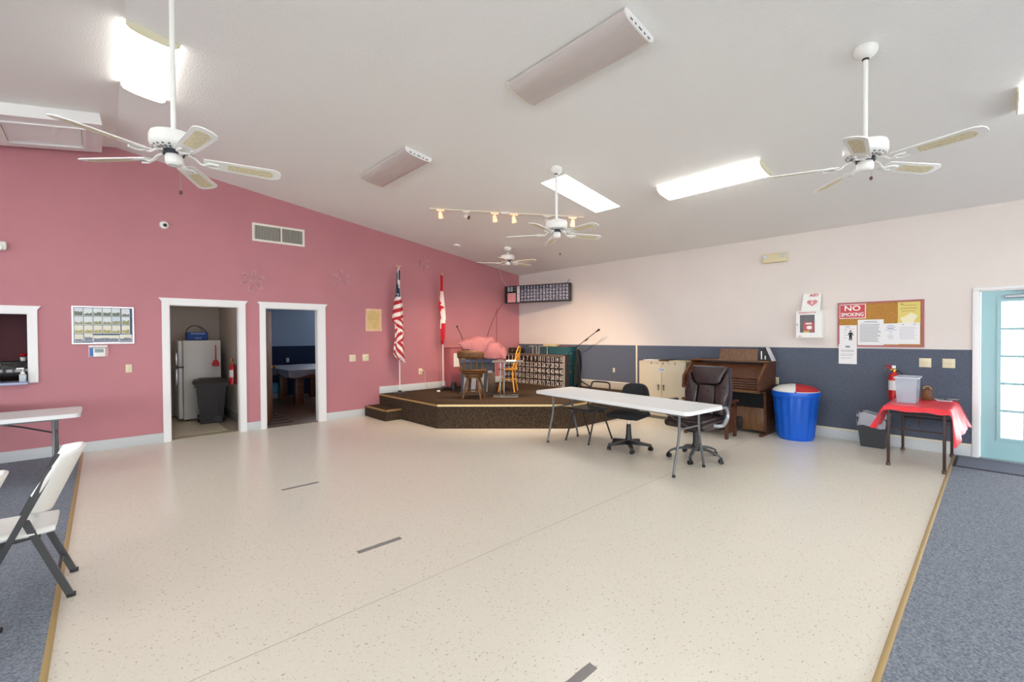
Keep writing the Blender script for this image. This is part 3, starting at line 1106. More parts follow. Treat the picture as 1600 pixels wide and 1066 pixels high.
def plate(name, label, cat, loc, rz, w=.07, h=.115, toggles=1, kind='switch', group='almond wall plates', m=ALMOND):
    t = thing(name, label, cat, loc, rz, group)
    obj('cover_plate', MB().rbox((-w / 2, -.007, -h / 2), (w / 2, 0, h / 2), .003), m, t)
    for i in range(toggles):
        x = (i - (toggles - 1) / 2) * .046
        if kind == 'switch':
            obj('toggle', MB().rbox((x - .005, -.02, -.004), (x + .005, -.007, .014), .002), m, t)
        else:
            for dz in (-.02, .02):
                obj('socket', MB().rbox((x - .016, -.0085, dz - .013), (x + .016, -.007, dz + .013), .001), mat('socket_tan', 'CBBE99', rough=0.5), t)
    return t


plate('light_switch', 'single almond light switch below the framed photo board', 'switch', (0.275, YP, 1.11), 0)
plate('light_switch', 'almond double light switch right of the second doorway, nearer the door', 'switch', (3.515, YP, 1.13), 0, w=.125, h=.13, toggles=2)
plate('light_switch', 'almond double light switch nearer the flags on the pink wall', 'switch', (3.775, YP, 1.13), 0, w=.125, h=.13, toggles=2)
t = plate('wall_outlet', 'almond outlet with white cord between the two flags', 'outlet', (4.99, YP, 0.79), 0, w=.085, h=.125, kind='o')
obj('plug', MB().rbox((.0, -.04, .0), (.04, -.007, .03), .006), ALMOND, t)
obj('cord', MB().tube(smooth_path([(.03, -.03, .015), (.09, -.03, -.02), (.11, -.02, -.12), (.11, -.02, -.26), (.13, -.06, -.375)], 5), .005, n=6), mat('cream_cord', 'D9C7B4', rough=0.5), t)
# parchment poster
t = thing('parchment_poster', 'yellowed parchment style poster with pale torn border on pink wall', 'poster', (3.95, YP, 1.865))
w, h = .165, .22
out = []
for i in range(40):
    s = i / 40 * 4
    k, f = int(s), s - int(s)
    c = [(-w, -h), (w, -h), (w, h), (-w, h)]
    a_, b_ = c[k], c[(k + 1) % 4]
    out.append((a_[0] + (b_[0] - a_[0]) * f + random.uniform(-.005, .005), -.004, a_[1] + (b_[1] - a_[1]) * f + random.uniform(-.005, .005)))
obj('sheet', MB().prism(out, (0, .003, 0)), mat('parchment_edge', 'E9C3A2', rough=0.8), t)
obj('printed_field', MB().box((-w + .03, -.006, -h + .035), (w - .03, -.004, h - .045)), mat('parchment_yellow', 'DCBE82', rough=0.8, var=.1, vscale=8), t)
b = MB()
for i in range(9):
    z = h - .07 - i * .036
    ww = (.05, .09, .10, .08, .10, .09, .1, .07, .05)[i]
    b.box((-ww, -.0068, z - .004), (ww, -.006, z + .004))
obj('printed_text', b, mat('faded_ink', 'BBA671', rough=0.9), t)


# flags
def flag(name, label, px, outline, colour, mats, pole_x, pole_top, finial, y0=8.10, nu=36, nv=190, folds=3):
    """outline: rows (v, left, right) in cm-like photo units turned to metres"""
    t = thing(name, label, 'flag', (pole_x, y0, SZ))
    obj('pole', MB().cyl((0, 0, 0.02), (-.0, 0, pole_top - SZ), 0.011, n=12), mat('white_pole', 'EDE6DF', rough=0.35), t)
    obj('base', MB().lathe([(.12, 0), (.12, .015), (.05, .03), (.02, .06), (0, .06)], 24), mat('pole_base_' + name, '3A3A3C', rough=0.4), t)
    obj('finial', finial(MB(Matrix.Translation((0, 0, pole_top - SZ)))), mat('finial_gold', 'E2D0A6', rough=0.3, metal=0.4), t)
    rows = outline

    def interp(v):
        for i in range(len(rows) - 1):
            if rows[i][0] <= v <= rows[i + 1][0]:
                f = (v - rows[i][0]) / max(1e-6, rows[i + 1][0] - rows[i][0])
                f = f * f * (3 - 2 * f) * .5 + f * .5
                return [rows[i][k] + (rows[i + 1][k] - rows[i][k]) * f for k in (1, 2)]
        return rows[-1][1:]
    v0, v1 = rows[0][0], rows[-1][0]
    K = 0.0137 / 5.333

    def fn(i, j):
        v = v0 + (v1 - v0) * j
        l, r = interp(v)
        x = l + (r - l) * i
        d = .018 + .04 * min(1, 3 * j)
        y = -.02 - d * (.5 + .5 * math.sin(i * PI * folds + 2.2 * j + math.sin(j * 5))) - .01 * math.sin(j * 9 + i * 3)
        return ((x - px[0]) * K, y, (px[1] - v) * K + px[2] - SZ)

    def mf(i, j):
        v = v0 + (v1 - v0) * j
        l, r = interp(v)
        return colour(l + (r - l) * i, v)
    b = MB().grid(fn, nu, nv, mf)
    c = obj('cloth', b, mats, t, ang=80, recalc=False)
    sol = c.modifiers.new('cloth_thickness', 'SOLIDIFY')
    sol.thickness = 0.004
    sol.offset = 0
    return t


FR = mat('flag_red', 'B0202F', rough=0.75)
FW = mat('flag_white', 'E8E0DC', rough=0.75)
FB = mat('flag_navy', '2A3350', rough=0.75)
FRC = mat('flag_bright_red', 'C4122A', rough=0.75)


def us_col(x, v):
    stars = ((138, 262), (150, 228), (152, 250), (163, 262), (156, 278), (140, 285), (168, 205))
    if v < 150:
        return 2 if (x < 158 or x > 168) and not (x > 180) else 1
    if v < 288 - (x - 130) * .28:
        for sx, sy in stars:
            if (x - sx) ** 2 / 16 + (v - sy) ** 2 / 36 < 1:
                return 1
        if x > 168 + (v - 200) * .25:
            return 1
        return 2
    if v < 470 - max(0, (x - 110)) * .35:                      # stripes rising to the right
        k = (v + (x - 105) * .33 - 292) / 31.0
        return 1 if int(math.floor(k)) % 2 == 0 else 0
    if v < 560 and (v - 470) < (x - 100) * 1.0:                 # folded stripes falling to the right
        k = (v - (x - 110) * .75 - 452) / 26.0
        return 0 if int(math.floor(k)) % 2 == 0 else 1
    if v < 640 - (x - 120) * .2:
        k = (v + (x - 120) * .95 - 540) / 30.0
        return 0 if int(math.floor(k)) % 2 == 0 else 1
    k = (v - (x - 120) * 1.25 - 560) / 33.0
    return 0 if int(math.floor(k)) % 2 == 0 else 1


def eagle(b):
    b.lathe([(0, .0), (.014, .006), (.016, .02), (.01, .03), (0, .034)], 12)
    for s in (-1, 1):
        b.tube([(0, 0, .026), (s * .03, 0, .045), (s * .06, 0, .062)], [.008, .007, .003], n=6)
    b.tube([(0, 0, .03), (0, 0, .045)], [.008, .004], n=6)
    return b


def spear(b):
    return b.lathe([(0, .0), (.013, .006), (.016, .018), (.009, .034), (0, .046)], 12)


flag('us_flag', 'red and white striped flag with blue starred corner hanging on white pole', (178, 55, 2.90),
     [(70, 158, 185), (110, 151, 184), (200, 140, 184), (270, 131, 192), (340, 118, 203), (460, 103, 204), (500, 128, 206), (560, 127, 209), (640, 118, 212), (715, 108, 215), (742, 124, 216), (765, 160, 216), (790, 205, 216)],
     us_col, [FR, FW, FB], 4.385, 2.90, eagle)


def ca_col(x, v):
    if v < 245 or v > (560 if x < 503 else 515):
        return 0
    bl = 505 if v < 300 else 497
    if v < 300:
        return 0 if x < 505 else 1
    if v < 425:
        cy = 382
        lobe = 505 + 30 * max(0, 1 - abs(v - cy) / 22) + 14 * max(0, 1 - abs(v - 408) / 10) + 10 * max(0, 1 - abs(v - 345) / 16)
        return 0 if x < lobe else 1
    if v < 480:
        return 0 if x < 505 - 6 * math.sin(v * .3) else 1
    return 1


flag('maple_leaf_flag', 'red and white maple leaf flag hanging folded on white pole', (535, 110, 2.85),
     [(112, 507, 531), (180, 500, 534), (240, 493, 538), (310, 486, 548), (360, 475, 552), (405, 488, 556), (470, 496, 560), (520, 492, 552), (560, 490, 551), (640, 493, 551), (655, 496, 540), (690, 512, 530)],
     ca_col, [FRC, FW], 5.42, 2.85, spear)

# wires up the pink wall by the corner
b = MB().tube(smooth_path([(7.05, 8.0, 2.30), (6.93, 8.15, 2.0), (6.8, 8.28, 1.5), (6.72, YP - .02, 1.1), (6.72, YP - .02, .56)], 6), .006, n=6)
tag(obj('power_cable', b, mat('dark_cable', '5A2F2F', rough=0.6)), 'thin dark cable falling from the lit number board to the stage', 'cable')
b = MB().rbox((7.13, YP - .014, .56), (7.15, YP, 2.2), .003)
tag(obj('wire_conduit', b, mat('conduit_pink', 'A95C5E', rough=0.5)), 'narrow pink painted wire cover on the wall near the corner', 'conduit')

# ---- things in the serving hatch
t = thing('soap_bottle', 'clear pump bottle of hand soap on the serving hatch ledge', 'bottle', (-0.735, YP - .07, HZ0))
obj('body', MB().rbox((-.032, -.02, 0), (.032, .02, .10), .012, 3), mat('soap_body', 'B9BFC4', rough=0.15), t)
obj('pump', MB().cyl((0, 0, .10), (0, 0, .125), .02).cyl((0, 0, .125), (0, 0, .165), .006).rbox((-.055, -.008, .16), (.014, .008, .178), .004), WPLASTIC, t)
b = MB().rbox((-2.4, YP + WT + .12, .90), (-0.2, YP + WT + .80, .94), .006)
t = thing('kitchen_counter', 'brown kitchen counter seen through the serving hatch', 'counter')
obj('worktop', b, WOODD, t)
obj('body', MB().box((-2.4, YP + WT + .16, 0), (-0.22, YP + WT + .78, .90)), WOODM, t)
t = thing('microwave', 'dark microwave oven on the counter behind the hatch', 'microwave', (-1.0, YP + WT + .28, .94))
obj('case', MB().rbox((0, 0, .012), (.5, .36, .30), .01), BLACK, t)
obj('door', MB().rbox((.015, -.012, .03), (.37, 0, .285), .006), mat('dark_glass', '1A1412', rough=0.1), t)
obj('control_panel', MB().box((.38, -.008, .03), (.485, 0, .285)), mat('panel_dark', '2B2523', rough=0.4), t)
obj('handle', MB().tube(smooth_path([(.02, -.015, .05), (-.015, -.03, .12), (-.012, -.03, .2), (.03, -.015, .27)], 5), .01, n=8), SILVER, t)
obj('foot', MB().box((.03, .03, 0), (.06, .06, .012)).box((.44, .03, 0), (.47, .06, .012)).box((.03, .3, 0), (.06, .33, .012)).box((.44, .3, 0), (.47, .33, .012)), BLACK, t)
t = thing('red_flower', 'small red flower ornament on top of the microwave', 'ornament', (-0.79, YP + WT + .5, 1.24))
obj('pot', MB().lathe([(.025, 0), (.032, .05), (0, .05)], 14), WPLASTIC, t)
b = MB()
for k in range(7):
    a = 2 * PI * k / 7
    b.M = Matrix.Translation((.022 * math.cos(a), .022 * math.sin(a), .085)) @ Matrix.Rotation(a, 4, 'Z') @ Matrix.Rotation(R(40), 4, 'Y')
    b.lathe([(0, -.02), (.018, -.008), (.02, .006), (0, .02)], 8)
obj('petals', b, RED, t)
t = thing('wall_cabinet', 'brown wooden wall cabinet inside the serving hatch', 'cabinet', (-2.3, KB - .33, 1.45))
obj('body', MB().box((0, 0.0, 0), (.98, .33, .8)), WOODD, t)
for k in range(2):
    dd = obj('door', MB().rbox((.01 + k * .49, -.02, .01), (.48 + k * .49, 0, .79), .006), WOODM, t)
    obj('knob', MB().lathe([(0, -.02), (.014, -.012), (.01, 0), (0, .004)], 10, (.44 + k * .1, -.03, .1)), BRASS, dd)

# ---- kitchen through door one
t = thing('refrigerator', 'white two door refrigerator standing in the kitchen doorway', 'refrigerator', (1.085, 10.05, 0.004))
FRG = mat('fridge_white', 'CFCFCD', rough=0.35)
obj('cabinet', MB().rbox((0.0, 0, .03), (.585, .72, 1.485), .012), FRG, t)
for nm, z0, z1 in (('lower_door', .05, .99), ('freezer_door', 1.005, 1.483)):
    dd = obj(nm, MB().rbox((-.075, -.002, z0), (-.006, .722, z1), .02, 3), FRG, t)
    zz = (z1 - .32, z1 - .02) if nm == 'lower_door' else (z0 + .02, z0 + .26)
    obj('handle', MB().rbox((-.115, .03, zz[0]), (-.075, .055, zz[1]), .01), SILVER, dd)
obj('hinge', MB().rbox((-.11, -.006, .985), (.012, .03, 1.008), .004), mat('hinge_dark', '444444', rough=0.5), t)
obj('foot', MB().cyl((.05, .05, 0), (.05, .05, .03), .02).cyl((.53, .05, 0), (.53, .05, .03), .02).cyl((.05, .67, 0), (.05, .67, .03), .02).cyl((.53, .67, 0), (.53, .67, .03), .02), BLACK, t)
t = thing('cooler_bag', 'blue soft lunch bag with looped strap on the refrigerator', 'bag', (1.31, 10.14, 1.489))
obj('body', MB().rbox((-.165, -.09, 0), (.165, .12, .155), .02, 3), mat('blue_nylon', '14448F', rough=0.6), t)
b = MB().tube(smooth_path([(-.16, .0, .13), (-.15, 0, .2), (-.06, 0, .275), (.06, 0, .25), (.13, 0, .18), (.16, 0, .13)], 6), .009, n=8)
b.tube(smooth_path([(.03, 0, .255), (.07, -.02, .2), (.09, -.02, .155)], 4), .006, n=6)
obj('strap', b, mat('strap_grey', '4A4344', rough=0.8), t)
b = MB().text('STANDARD', .042, (.01, -.0905, .125))
b.text('PARTS', .034, (.01, -.0905, .04))
obj('lettering', b, mat('pale_lettering', 'A9B4D6', rough=0.7), t)
t = thing('dustpan', 'red long handled dustpan hanging on the refrigerator side', 'dustpan', (1.58, 10.045, 1.0))
obj('pan', MB().prism([(-.055, -.03, 0), (.06, -.03, -.005), (.062, -.03, .05), (.03, -.03, .12), (-.02, -.03, .12), (-.06, -.03, .05)], (0, .028, 0)), RED, t)
obj('handle', MB().rbox((-.006, -.022, .11), (.014, -.004, .40), .006), RED, t)
t = thing('wheelie_bin', 'dark brown wheeled garbage bin in front of the refrigerator', 'bin', (1.445, 9.66, 0.004), R(-6))
BINM = mat('dark_brown_bin', '1A1413', rough=0.5)
b = MB()


def taper(b, z0, z1, w0, d0, w1, d1, yo=0):
    b.add([(-w0, -d0, z0), (w0, -d0, z0), (w0, d0, z0), (-w0, d0, z0), (-w1, -d1 + yo, z1), (w1, -d1 + yo, z1), (w1, d1 + yo, z1), (-w1, d1 + yo, z1)],
          [(0, 3, 2, 1), (4, 5, 6, 7), (0, 1, 5, 4), (1, 2, 6, 5), (2, 3, 7, 6), (3, 0, 4, 7)])


taper(b, .0, .70, .165, .155, .225, .21)
taper(b, .66, .72, .245, .235, .25, .24)
obj('body', b, BINM, t)
obj('panel_rib', MB().box((-.012, -.185, .05), (-.006, -.155, .62)).box((.09, -.19, .05), (.096, -.155, .62)), BINM, t)
b = MB()
taper(b, .722, .775, .275, .26, .25, .235)
taper(b, .775, .80, .2, .19, .17, .16)
b.tube([(-.2, .26, .72), (-.2, .30, .71), (.2, .30, .71), (.2, .26, .72)], .014, n=8)
obj('lid', b, BINM, t)
for s in (-1, 1):
    obj('wheel', MB().cyl((s * .16, -.10 + .2, .07), (s * .205, .1, .07), .068, n=20), BLACK, t)
obj('side_wheel', MB().cyl((.10, -.172, .07), (.10, -.150, .07), .06, n=20), BLACK, t)


def extinguisher(label, loc, rz, hose=1):
    t = thing('fire_extinguisher', label, 'fire extinguisher', loc, rz)
    obj('cylinder', MB().lathe([(0, 0), (.05, 0), (.058, .01), (.058, .30), (.05, .335), (.022, .36), (.018, .375), (0, .375)], 22), RED, t)
    obj('label_band', MB().lathe([(.0588, .13), (.0588, .26)], 22, arc=(180, 360)), mat('label_white', 'E6E6E6', rough=0.5), t)
    obj('valve', MB().cyl((0, 0, .37), (0, 0, .405), .016).rbox((-.05, -.012, .392), (.03, .012, .41), .004), BRASS, t)
    obj('handle', MB().tube([(.0, 0, .415), (-.06, 0, .43), (-.1, 0, .425)], [.012, .01, .008], n=8).tube([(0, 0, .425), (-.05, 0, .46), (-.09, 0, .475)], [.012, .01, .008], n=8), mat('lever_red', 'A8333A', rough=0.4), t)
    obj('tag', MB().rbox((-.02, -.03, .42), (.02, -.02, .46), .003), mat('tag_yellow', 'E8C93A', rough=0.6) if hose == 2 else WPLASTIC, t)
    obj('hose', MB().tube(smooth_path([(.02, 0, .4), (.075, 0, .36), (.085, 0, .2), (.075, 0, .05)], 6), .009, n=8).cyl((.075, 0, .05), (.072, 0, .0), .013), BLACK, t)
    obj('bracket', MB().rbox((-.03, .05, .08), (.03, .075, .36), .004), GREYMETAL, t)
    return t


extinguisher('red fire extinguisher on the kitchen wall beside the bin', (KX1 - .08, 9.26, 0.70), CW, 2)
t = thing('kitchen_base_cabinet', 'beige low cabinet left of the refrigerator in the kitchen', 'cabinet', (0.32, KB - .62, 0.004))
obj('body', MB().box((0, 0, .08), (.48, .6, .86)), mat('beige_cabinet', 'B9AA94', rough=0.6), t)
obj('worktop', MB().rbox((0, -.02, .86), (.49, .61, .90), .006), mat('worktop_grey', '9A9288', rough=0.4), t)
dd = obj('door', MB().rbox((.02, -.018, .1), (.46, 0, .84), .005), mat('beige_cabinet_door', 'C2B49E', rough=0.6), t)
obj('handle', MB().rbox((.40, -.035, .7), (.415, -.018, .8), .004), SILVER, dd)
kl = thing('kitchen_fill_light', 'added fill light brightening the kitchen, unseen behind the pink wall', 'light', (1.0, 9.3, 2.6))  # unseen fixture, added only to brighten the kitchen
obj('lens', MB().rbox((-.15, -.3, -.06), (.15, .3, -.005), .02), mat('kitchen_fill_lens', 'FFFFFF', emit=2.6, emit_col='FFF1E0'), kl)

# ---- pool room through door two
t = thing('pool_table', 'covered pool table in the dark blue room', 'pool table', (2.98, 10.35, 0.006), 0)
COVER = mat('grey_table_cover', '737785', rough=0.5, bump=.2, bscale=10)
obj('bed', MB().rbox((.02, .02, .62), (1.32, 2.1, .80), .02), WOODD, t)


def cov(i, j):
    x = -.03 + 1.40 * i
    y = -.03 + 2.2 * j
    return (x, y, .812 + .004 * math.sin(9 * x) * math.sin(7 * y))


cb = MB().grid(cov, 20, 20)
for side in range(2):
    def sk_(i, j, side=side):
        z = .812 - (.14 + .03 * math.sin(i * 14)) * j
        if side == 0:
            return (-.03 + 1.40 * i, -.03 - .012 * math.sin(i * 30) * j, z)
        return (-.03 - .012 * math.sin(i * 30) * j, -.03 + 2.2 * i, z)
    cb.grid(sk_, 40, 6)
obj('cover', cb, COVER, t)
for x in (.30, 1.02):
    for y in (.4, 1.6):
        obj('leg', MB().rbox((x - .09, y - .09, 0), (x + .09, y + .09, .62), .012), WOODD, t)
plate('wall_outlet', 'white outlet on the navy panel of the pool room', 'outlet', (3.62, PB - .012, .93), 0, kind='o', m=mat('plate_white', 'C9CCD2', rough=.4), group='pool room plates')
t = thing('storage_crate', 'pale blue plastic crate on the pool room floor', 'crate', (2.62, 12.16, 0.006))
BLUEC = mat('light_blue_plastic', '4FA3CC', rough=0.4)
b = MB()
b.box((0, 0, .14), (.72, .4, .16)).box((0, 0, .14), (.72, .02, .34)).box((0, .38, .14), (.72, .4, .34)).box((0, 0, .14), (.02, .4, .34)).box((.7, 0, .14), (.72, .4, .34))
obj('tub', b, BLUEC, t)
obj('rim', MB().rbox((-.02, -.02, .33), (.74, .0, .36), .006).rbox((-.02, .4, .33), (.74, .42, .36), .006), BLUEC, t)
obj('stand', MB().rbox((0.02, .02, 0), (.70, .38, .14), .01), mat('pale_stand', '8D98A8', rough=.6), t)
t = thing('easel_frame', 'pale A shaped frame leaning behind the blue crate', 'frame', (3.02, 12.66, 0.006))
b = MB()
for s in (-1, 1):
    b.tube([(s * .22, 0, 0), (s * .06, -.02, .92)], .02, n=6)
b.rbox((-.2, -.02, .28), (.2, .0, .32), .004)
obj('rails', b, mat('pale_blue_frame', '9DB2CB', rough=.5), t)

# ================================================================== LEFT FURNITURE


def folding_table(label, loc, rz, L=2.44, W=0.74, top=0.735, legs='hoop'):
    """long axis local Y, origin at floor centre"""
    t = thing('folding_table', label, 'table', loc, rz, 'white plastic folding tables')
    l, w, r = L / 2, W / 2, 0.06
    pts = []
    for cx, cy, a0 in ((w - r, l - r, 0), (-w + r, l - r, 90), (-w + r, -l + r, 180), (w - r, -l + r, 270)):
        pts += [(cx + r * math.cos(R(a0 + k * 15)), cy + r * math.sin(R(a0 + k * 15))) for k in range(7)]
    b = MB().prism([(x, y, top - .042) for x, y in pts], (0, 0, .036))
    b.prism([(x * .992, y * .997, top - .006) for x, y in pts], (0, 0, .006))
    obj('tabletop', b, TABLEW, t)
    for s in (-1, 1):
        for sx in (-1, 1):
            x = sx * .305
            yb = s * (l - .21)
            if legs == 'hoop':
                pth = smooth_path([(sx * .195, yb, top - .045), (sx * .195, yb, .56), (sx * .20, yb, .44), (sx * .225, yb, .32), (sx * .27, yb, .17), (sx * .298, yb, .06), (sx * .305, yb, .012)], 4)
            else:
                pth = [(x, yb, top - .045), (x, yb + s * .02, .4), (x, yb + s * .03, .012)]
            lg = obj('leg', MB().tube(pth, .0145, n=10), GREYMETAL, t)
            e = pth[-1]
            obj('foot_cap', MB().cyl((e[0], e[1], 0), (e[0] - sx * .006, e[1], .03), .018, n=10), BLACK, lg)
        yb = s * (l - .21)
        obj('cross_bar', MB().tube([(-.195, yb, .50), (.195, yb, .50)], .011, n=8).tube([(-.195, yb, top - .055), (.195, yb, top - .055)], .012, n=8), GREYMETAL, t)
        obj('brace', MB().tube([(0, yb, .50), (0, yb - s * .25, .60), (0, yb - s * .52, top - .05)], .009, n=8), CHARCOAL, t)
    obj('under_rail', MB().box((-w + .05, -l + .15, top - .062), (-w + .07, l - .15, top - .042)).box((w - .07, -l + .15, top - .062), (w - .05, l - .15, top - .042)), GREYMETAL, t)
    return t


folding_table('white folding table standing between the stage and the office chairs', (4.905, 3.325, 0), R(-5.3))
folding_table('white folding table on the blue carpet in front of the pink wall', (-1.40, 6.99, 0.004), R(90), W=.70)
folding_table('white folding table pushed against the pink wall, barely in view', (-2.14, 7.84, 0.004), R(90), W=.70)


def folding_chair(label, loc, rz):
    """local: +Y front, rear feet near y=0, origin under rear feet middle"""
    t = thing('folding_chair', label, 'chair', loc, rz, 'white folding chairs on the carpet')
    hw = 0.215
    for s in (-1, 1):
        x = s * hw
        # long front tube, flat oval section
        obj('front_leg', MB(Matrix.Translation((x, 0, 0))).prism([(-.011, .435, .0), (-.011, .405, .0), (-.011, .052, .78), (-.011, .082, .79)], (.022, 0, 0)), CHARCOAL, t)
        obj('rear_leg', MB(Matrix.Translation((x - s * .024, 0, 0))).prism([(-.011, .018, 0), (-.011, -.018, 0), (-.011, .165, .50), (-.011, .20, .50)], (.022, 0, 0)), CHARCOAL, t)
        obj('seat_rail', MB().tube(smooth_path([(x - s * .03, .42, .395), (x - s * .03, .30, .385), (x - s * .03, .12, .40)], 4), .011, n=8), CHARCOAL, t)
        obj('foot_cap', MB().rbox((x - s * .024 - .014, -.021, 0), (x - s * .024 + .014, .021, .02), .003), BLACK, t)
    obj('cross_bar', MB().tube([(-hw + .02, .055, .13), (hw - .02, .055, .13)], .010, n=8).tube([(-hw, .31, .22), (hw, .31, .22)], .010, n=8)
        .tube([(-hw, .19, .49), (hw, .19, .49)], .012, n=8), CHARCOAL, t)
    # seat
    b = MB()
    n = 12

    def seat(i, j, dz=0):
        x = (-1 + 2 * i)
        y = .06 + .40 * j
        wx_ = .21 * (1 - .06 * abs(j - .5) ** 2 * 4) * (1 - .10 * max(0, .2 - j) * 5)
        z = .437 + .012 * j - .018 * (1 - x * x) * math.sin(j * PI) - .035 * max(0, j - .85) ** 1 * 2 - (.05 * max(0, abs(x) - .9) * 4)
        return (x * wx_, y, z + dz)
    b.grid(lambda i, j: seat(i, j, 0), 14, 14)
    o = obj('seat', b, WPLASTIC, t, ang=70)
    md = o.modifiers.new('thickness', 'SOLIDIFY')
    md.thickness = .022
    md.offset = -1
    bv = o.modifiers.new('soft', 'BEVEL')
    bv.width = .006
    bv.segments = 2
    # backrest: curved shell, leaning back

    def back(i, j):
        x = (-1 + 2 * i)
        z = .505 + .365 * j
        wx_ = .235 * (1 - .16 * (1 - j) ** 2) * (1 - .07 * max(0, j - .75) * 4 * abs(x))
        lean = .175 - (z - .53) * .42
        y = lean - .10 * (1 - abs(x) ** 2.6) + .004
        zz = z - .03 * (x * x) * max(0, j - .6) * 2.5 + (.035 * (x * x) * max(0, .4 - j) * 2.5)
        return (x * wx_, y, zz)
    b = MB().grid(back, 16, 14)
    o = obj('backrest', b, WPLASTIC, t, ang=70)
    md = o.modifiers.new('thickness', 'SOLIDIFY')
    md.thickness = .02
    md.offset = 0
    bv = o.modifiers.new('soft', 'BEVEL')
    bv.width = .006
    bv.segments = 2
    return t


folding_chair('white plastic folding chair with charcoal legs on the carpet edge', (-0.155, 3.925, 0.004), R(90))
folding_chair('second white folding chair, only a sliver showing at the left edge', (-0.425, 3.335, 0.004), R(90))

# ================================================================== CHAIRS AROUND THE TABLE
def W(t):
    """builder that takes world coordinates for a part of t"""
    M = Matrix.Translation(t.location) @ t.rotation_euler.to_matrix().to_4x4()
    return MB(M.inverted())


def caster(parent, x, y, a, r=.026):
    c = obj('caster', MB(Matrix.Translation((x, y, r)) @ Matrix.Rotation(a, 4, 'Z')).cyl((0, -.024, 0), (0, -.007, 0), r, n=16).cyl((0, .007, 0), (0, .024, 0), r, n=16)
            .rbox((-.015, -.008, .0), (.02, .008, r + .022), .004), BLACK, parent)
    return c


# executive chair
t = thing('executive_chair', 'brown padded leather office chair with silver arms by the table', 'chair', (5.40, 2.52, 0), R(86))
for k in range(5):
    a = R(122 + 72 * k) - R(86)
    ca, sa = math.cos(a), math.sin(a)
    pth = smooth_path([(ca * .03, sa * .03, .135), (ca * .16, sa * .16, .128), (ca * .27, sa * .27, .098), (ca * .31, sa * .31, .075)], 4)
    arm = obj('base_arm', MB().tube(pth, [.03] * 4 + [.028] * 4 + [.022] * (len(pth) - 8), n=10, flat=.55), GREYMETAL, t)
    caster(t, ca * .315, sa * .315, a + .8)
obj('gas_column', MB().lathe([(.05, .1), (.05, .16), (.034, .2), (.03, .34), (.024, .34), (.024, .40), (0, .40)], 18), BLACK, t)
obj('tilt_plate', MB().rbox((-.1, -.13, .385), (.1, .13, .415), .01).rbox((-.06, .0, .34), (.06, .12, .40), .02).cyl((.05, .05, .395), (.24, .06, .39), .007), BLACK, t)
b = MB().rbox((-.27, -.24, .405), (.27, .29, .50), .045, 4)
b.rbox((-.235, -.2, .47), (.235, .275, .535), .03, 3)
obj('seat', b, LEATHER, t)
lean = Matrix.Translation((0, -.22, .47)) @ Matrix.Rotation(R(12), 4, 'X')
# leather back built of padded rolls
b = MB(lean)
prof = []
for z, w in ((.02, .24), (.15, .27), (.33, .285), (.45, .27), (.56, .25), (.66, .245)):
    prof.append((w, z))
pl = [(w, 0, z) for w, z in prof] + [(-w, 0, z) for w, z in prof[::-1]]
b.prism([(x, -.07, z) for x, y, z in pl], (0, .055, 0))
obj('back_shell', b, mat('dark_shell', '3A3440', rough=0.4), t)


def pad(name, outline, y0, dep, seg=3, bev=.025):
    bm = bmesh.new()
    f = bm.faces.new([bm.verts.new((x, y0, z)) for x, z in outline])
    e = bmesh.ops.extrude_face_region(bm, geom=[f])
    for v in [g for g in e['geom'] if isinstance(g, bmesh.types.BMVert)]:
        v.co.y += dep
    bmesh.ops.recalc_face_normals(bm, faces=bm.faces[:])
    bmesh.ops.bevel(bm, geom=bm.edges[:], offset=bev, segments=seg, profile=.55, affect='EDGES')
    bm.verts.index_update()
    mb = MB(lean)
    mb.add([v.co[:] for v in bm.verts], [[v.index for v in f.verts] for f in bm.faces])
    bm.free()
    return obj(name, mb, LEATHER, t)


pad('headrest_pad', [(-.17, .46), (-.11, .435), (.11, .435), (.17, .46), (.235, .655), (.2, .675), (-.2, .675), (-.235, .655)], -.03, .09)
pad('lumbar_pad', [(-.12, .05), (.12, .05), (.11, .43), (-.11, .43)], -.03, .075)
for s in (-1, 1):
    pad('side_bolster', [(s * .125, .06), (s * .235, .06), (s * .285, .33), (s * .245, .60), (s * .175, .45), (s * .118, .42)], -.035, .095)
for s in (-1, 1):
    x = s * .315
    pth = smooth_path([(x - s * .06, .06, .455), (x - s * .01, .02, .45), (x, -.06, .455), (x, -.145, .51), (x, -.165, .585), (x, -.12, .655), (x, -.02, .675), (x, .06, .68)], 5)
    ar = obj('arm_loop', MB().tube(pth, .024, n=10), SILVER, t)
    obj('arm_pad', MB().rbox((x - .035, -.10, .68), (x + .035, .17, .72), .018, 3), LEATHER, ar)

# task chair
t = thing('task_chair', 'small armless black office chair with chrome column behind the table', 'chair', (5.22, 3.36, 0), R(98))
for k in range(5):
    a = R(5 + 72 * k) - R(98)
    ca, sa = math.cos(a), math.sin(a)
    b = MB(Matrix.Rotation(a, 4, 'Z'))
    b.add([(.02, -.028, .07), (.29, -.02, .055), (.29, .02, .055), (.02, .028, .07), (.02, -.028, .125), (.29, -.017, .085), (.29, .017, .085), (.02, .028, .125)],
          [(0, 3, 2, 1), (4, 5, 6, 7), (0, 1, 5, 4), (1, 2, 6, 5), (2, 3, 7, 6), (3, 0, 4, 7)])
    obj('base_arm', b, BLACK, t)
    caster(t, ca * .285, sa * .285, a + 1.0, .027)
obj('column_sleeve', MB().lathe([(.045, .06), (.045, .14), (.036, .2), (.028, .335), (0, .335)], 16), BLACK, t)
obj('gas_column', MB().cyl((0, 0, .33), (0, 0, .415), .014), CHROME, t)
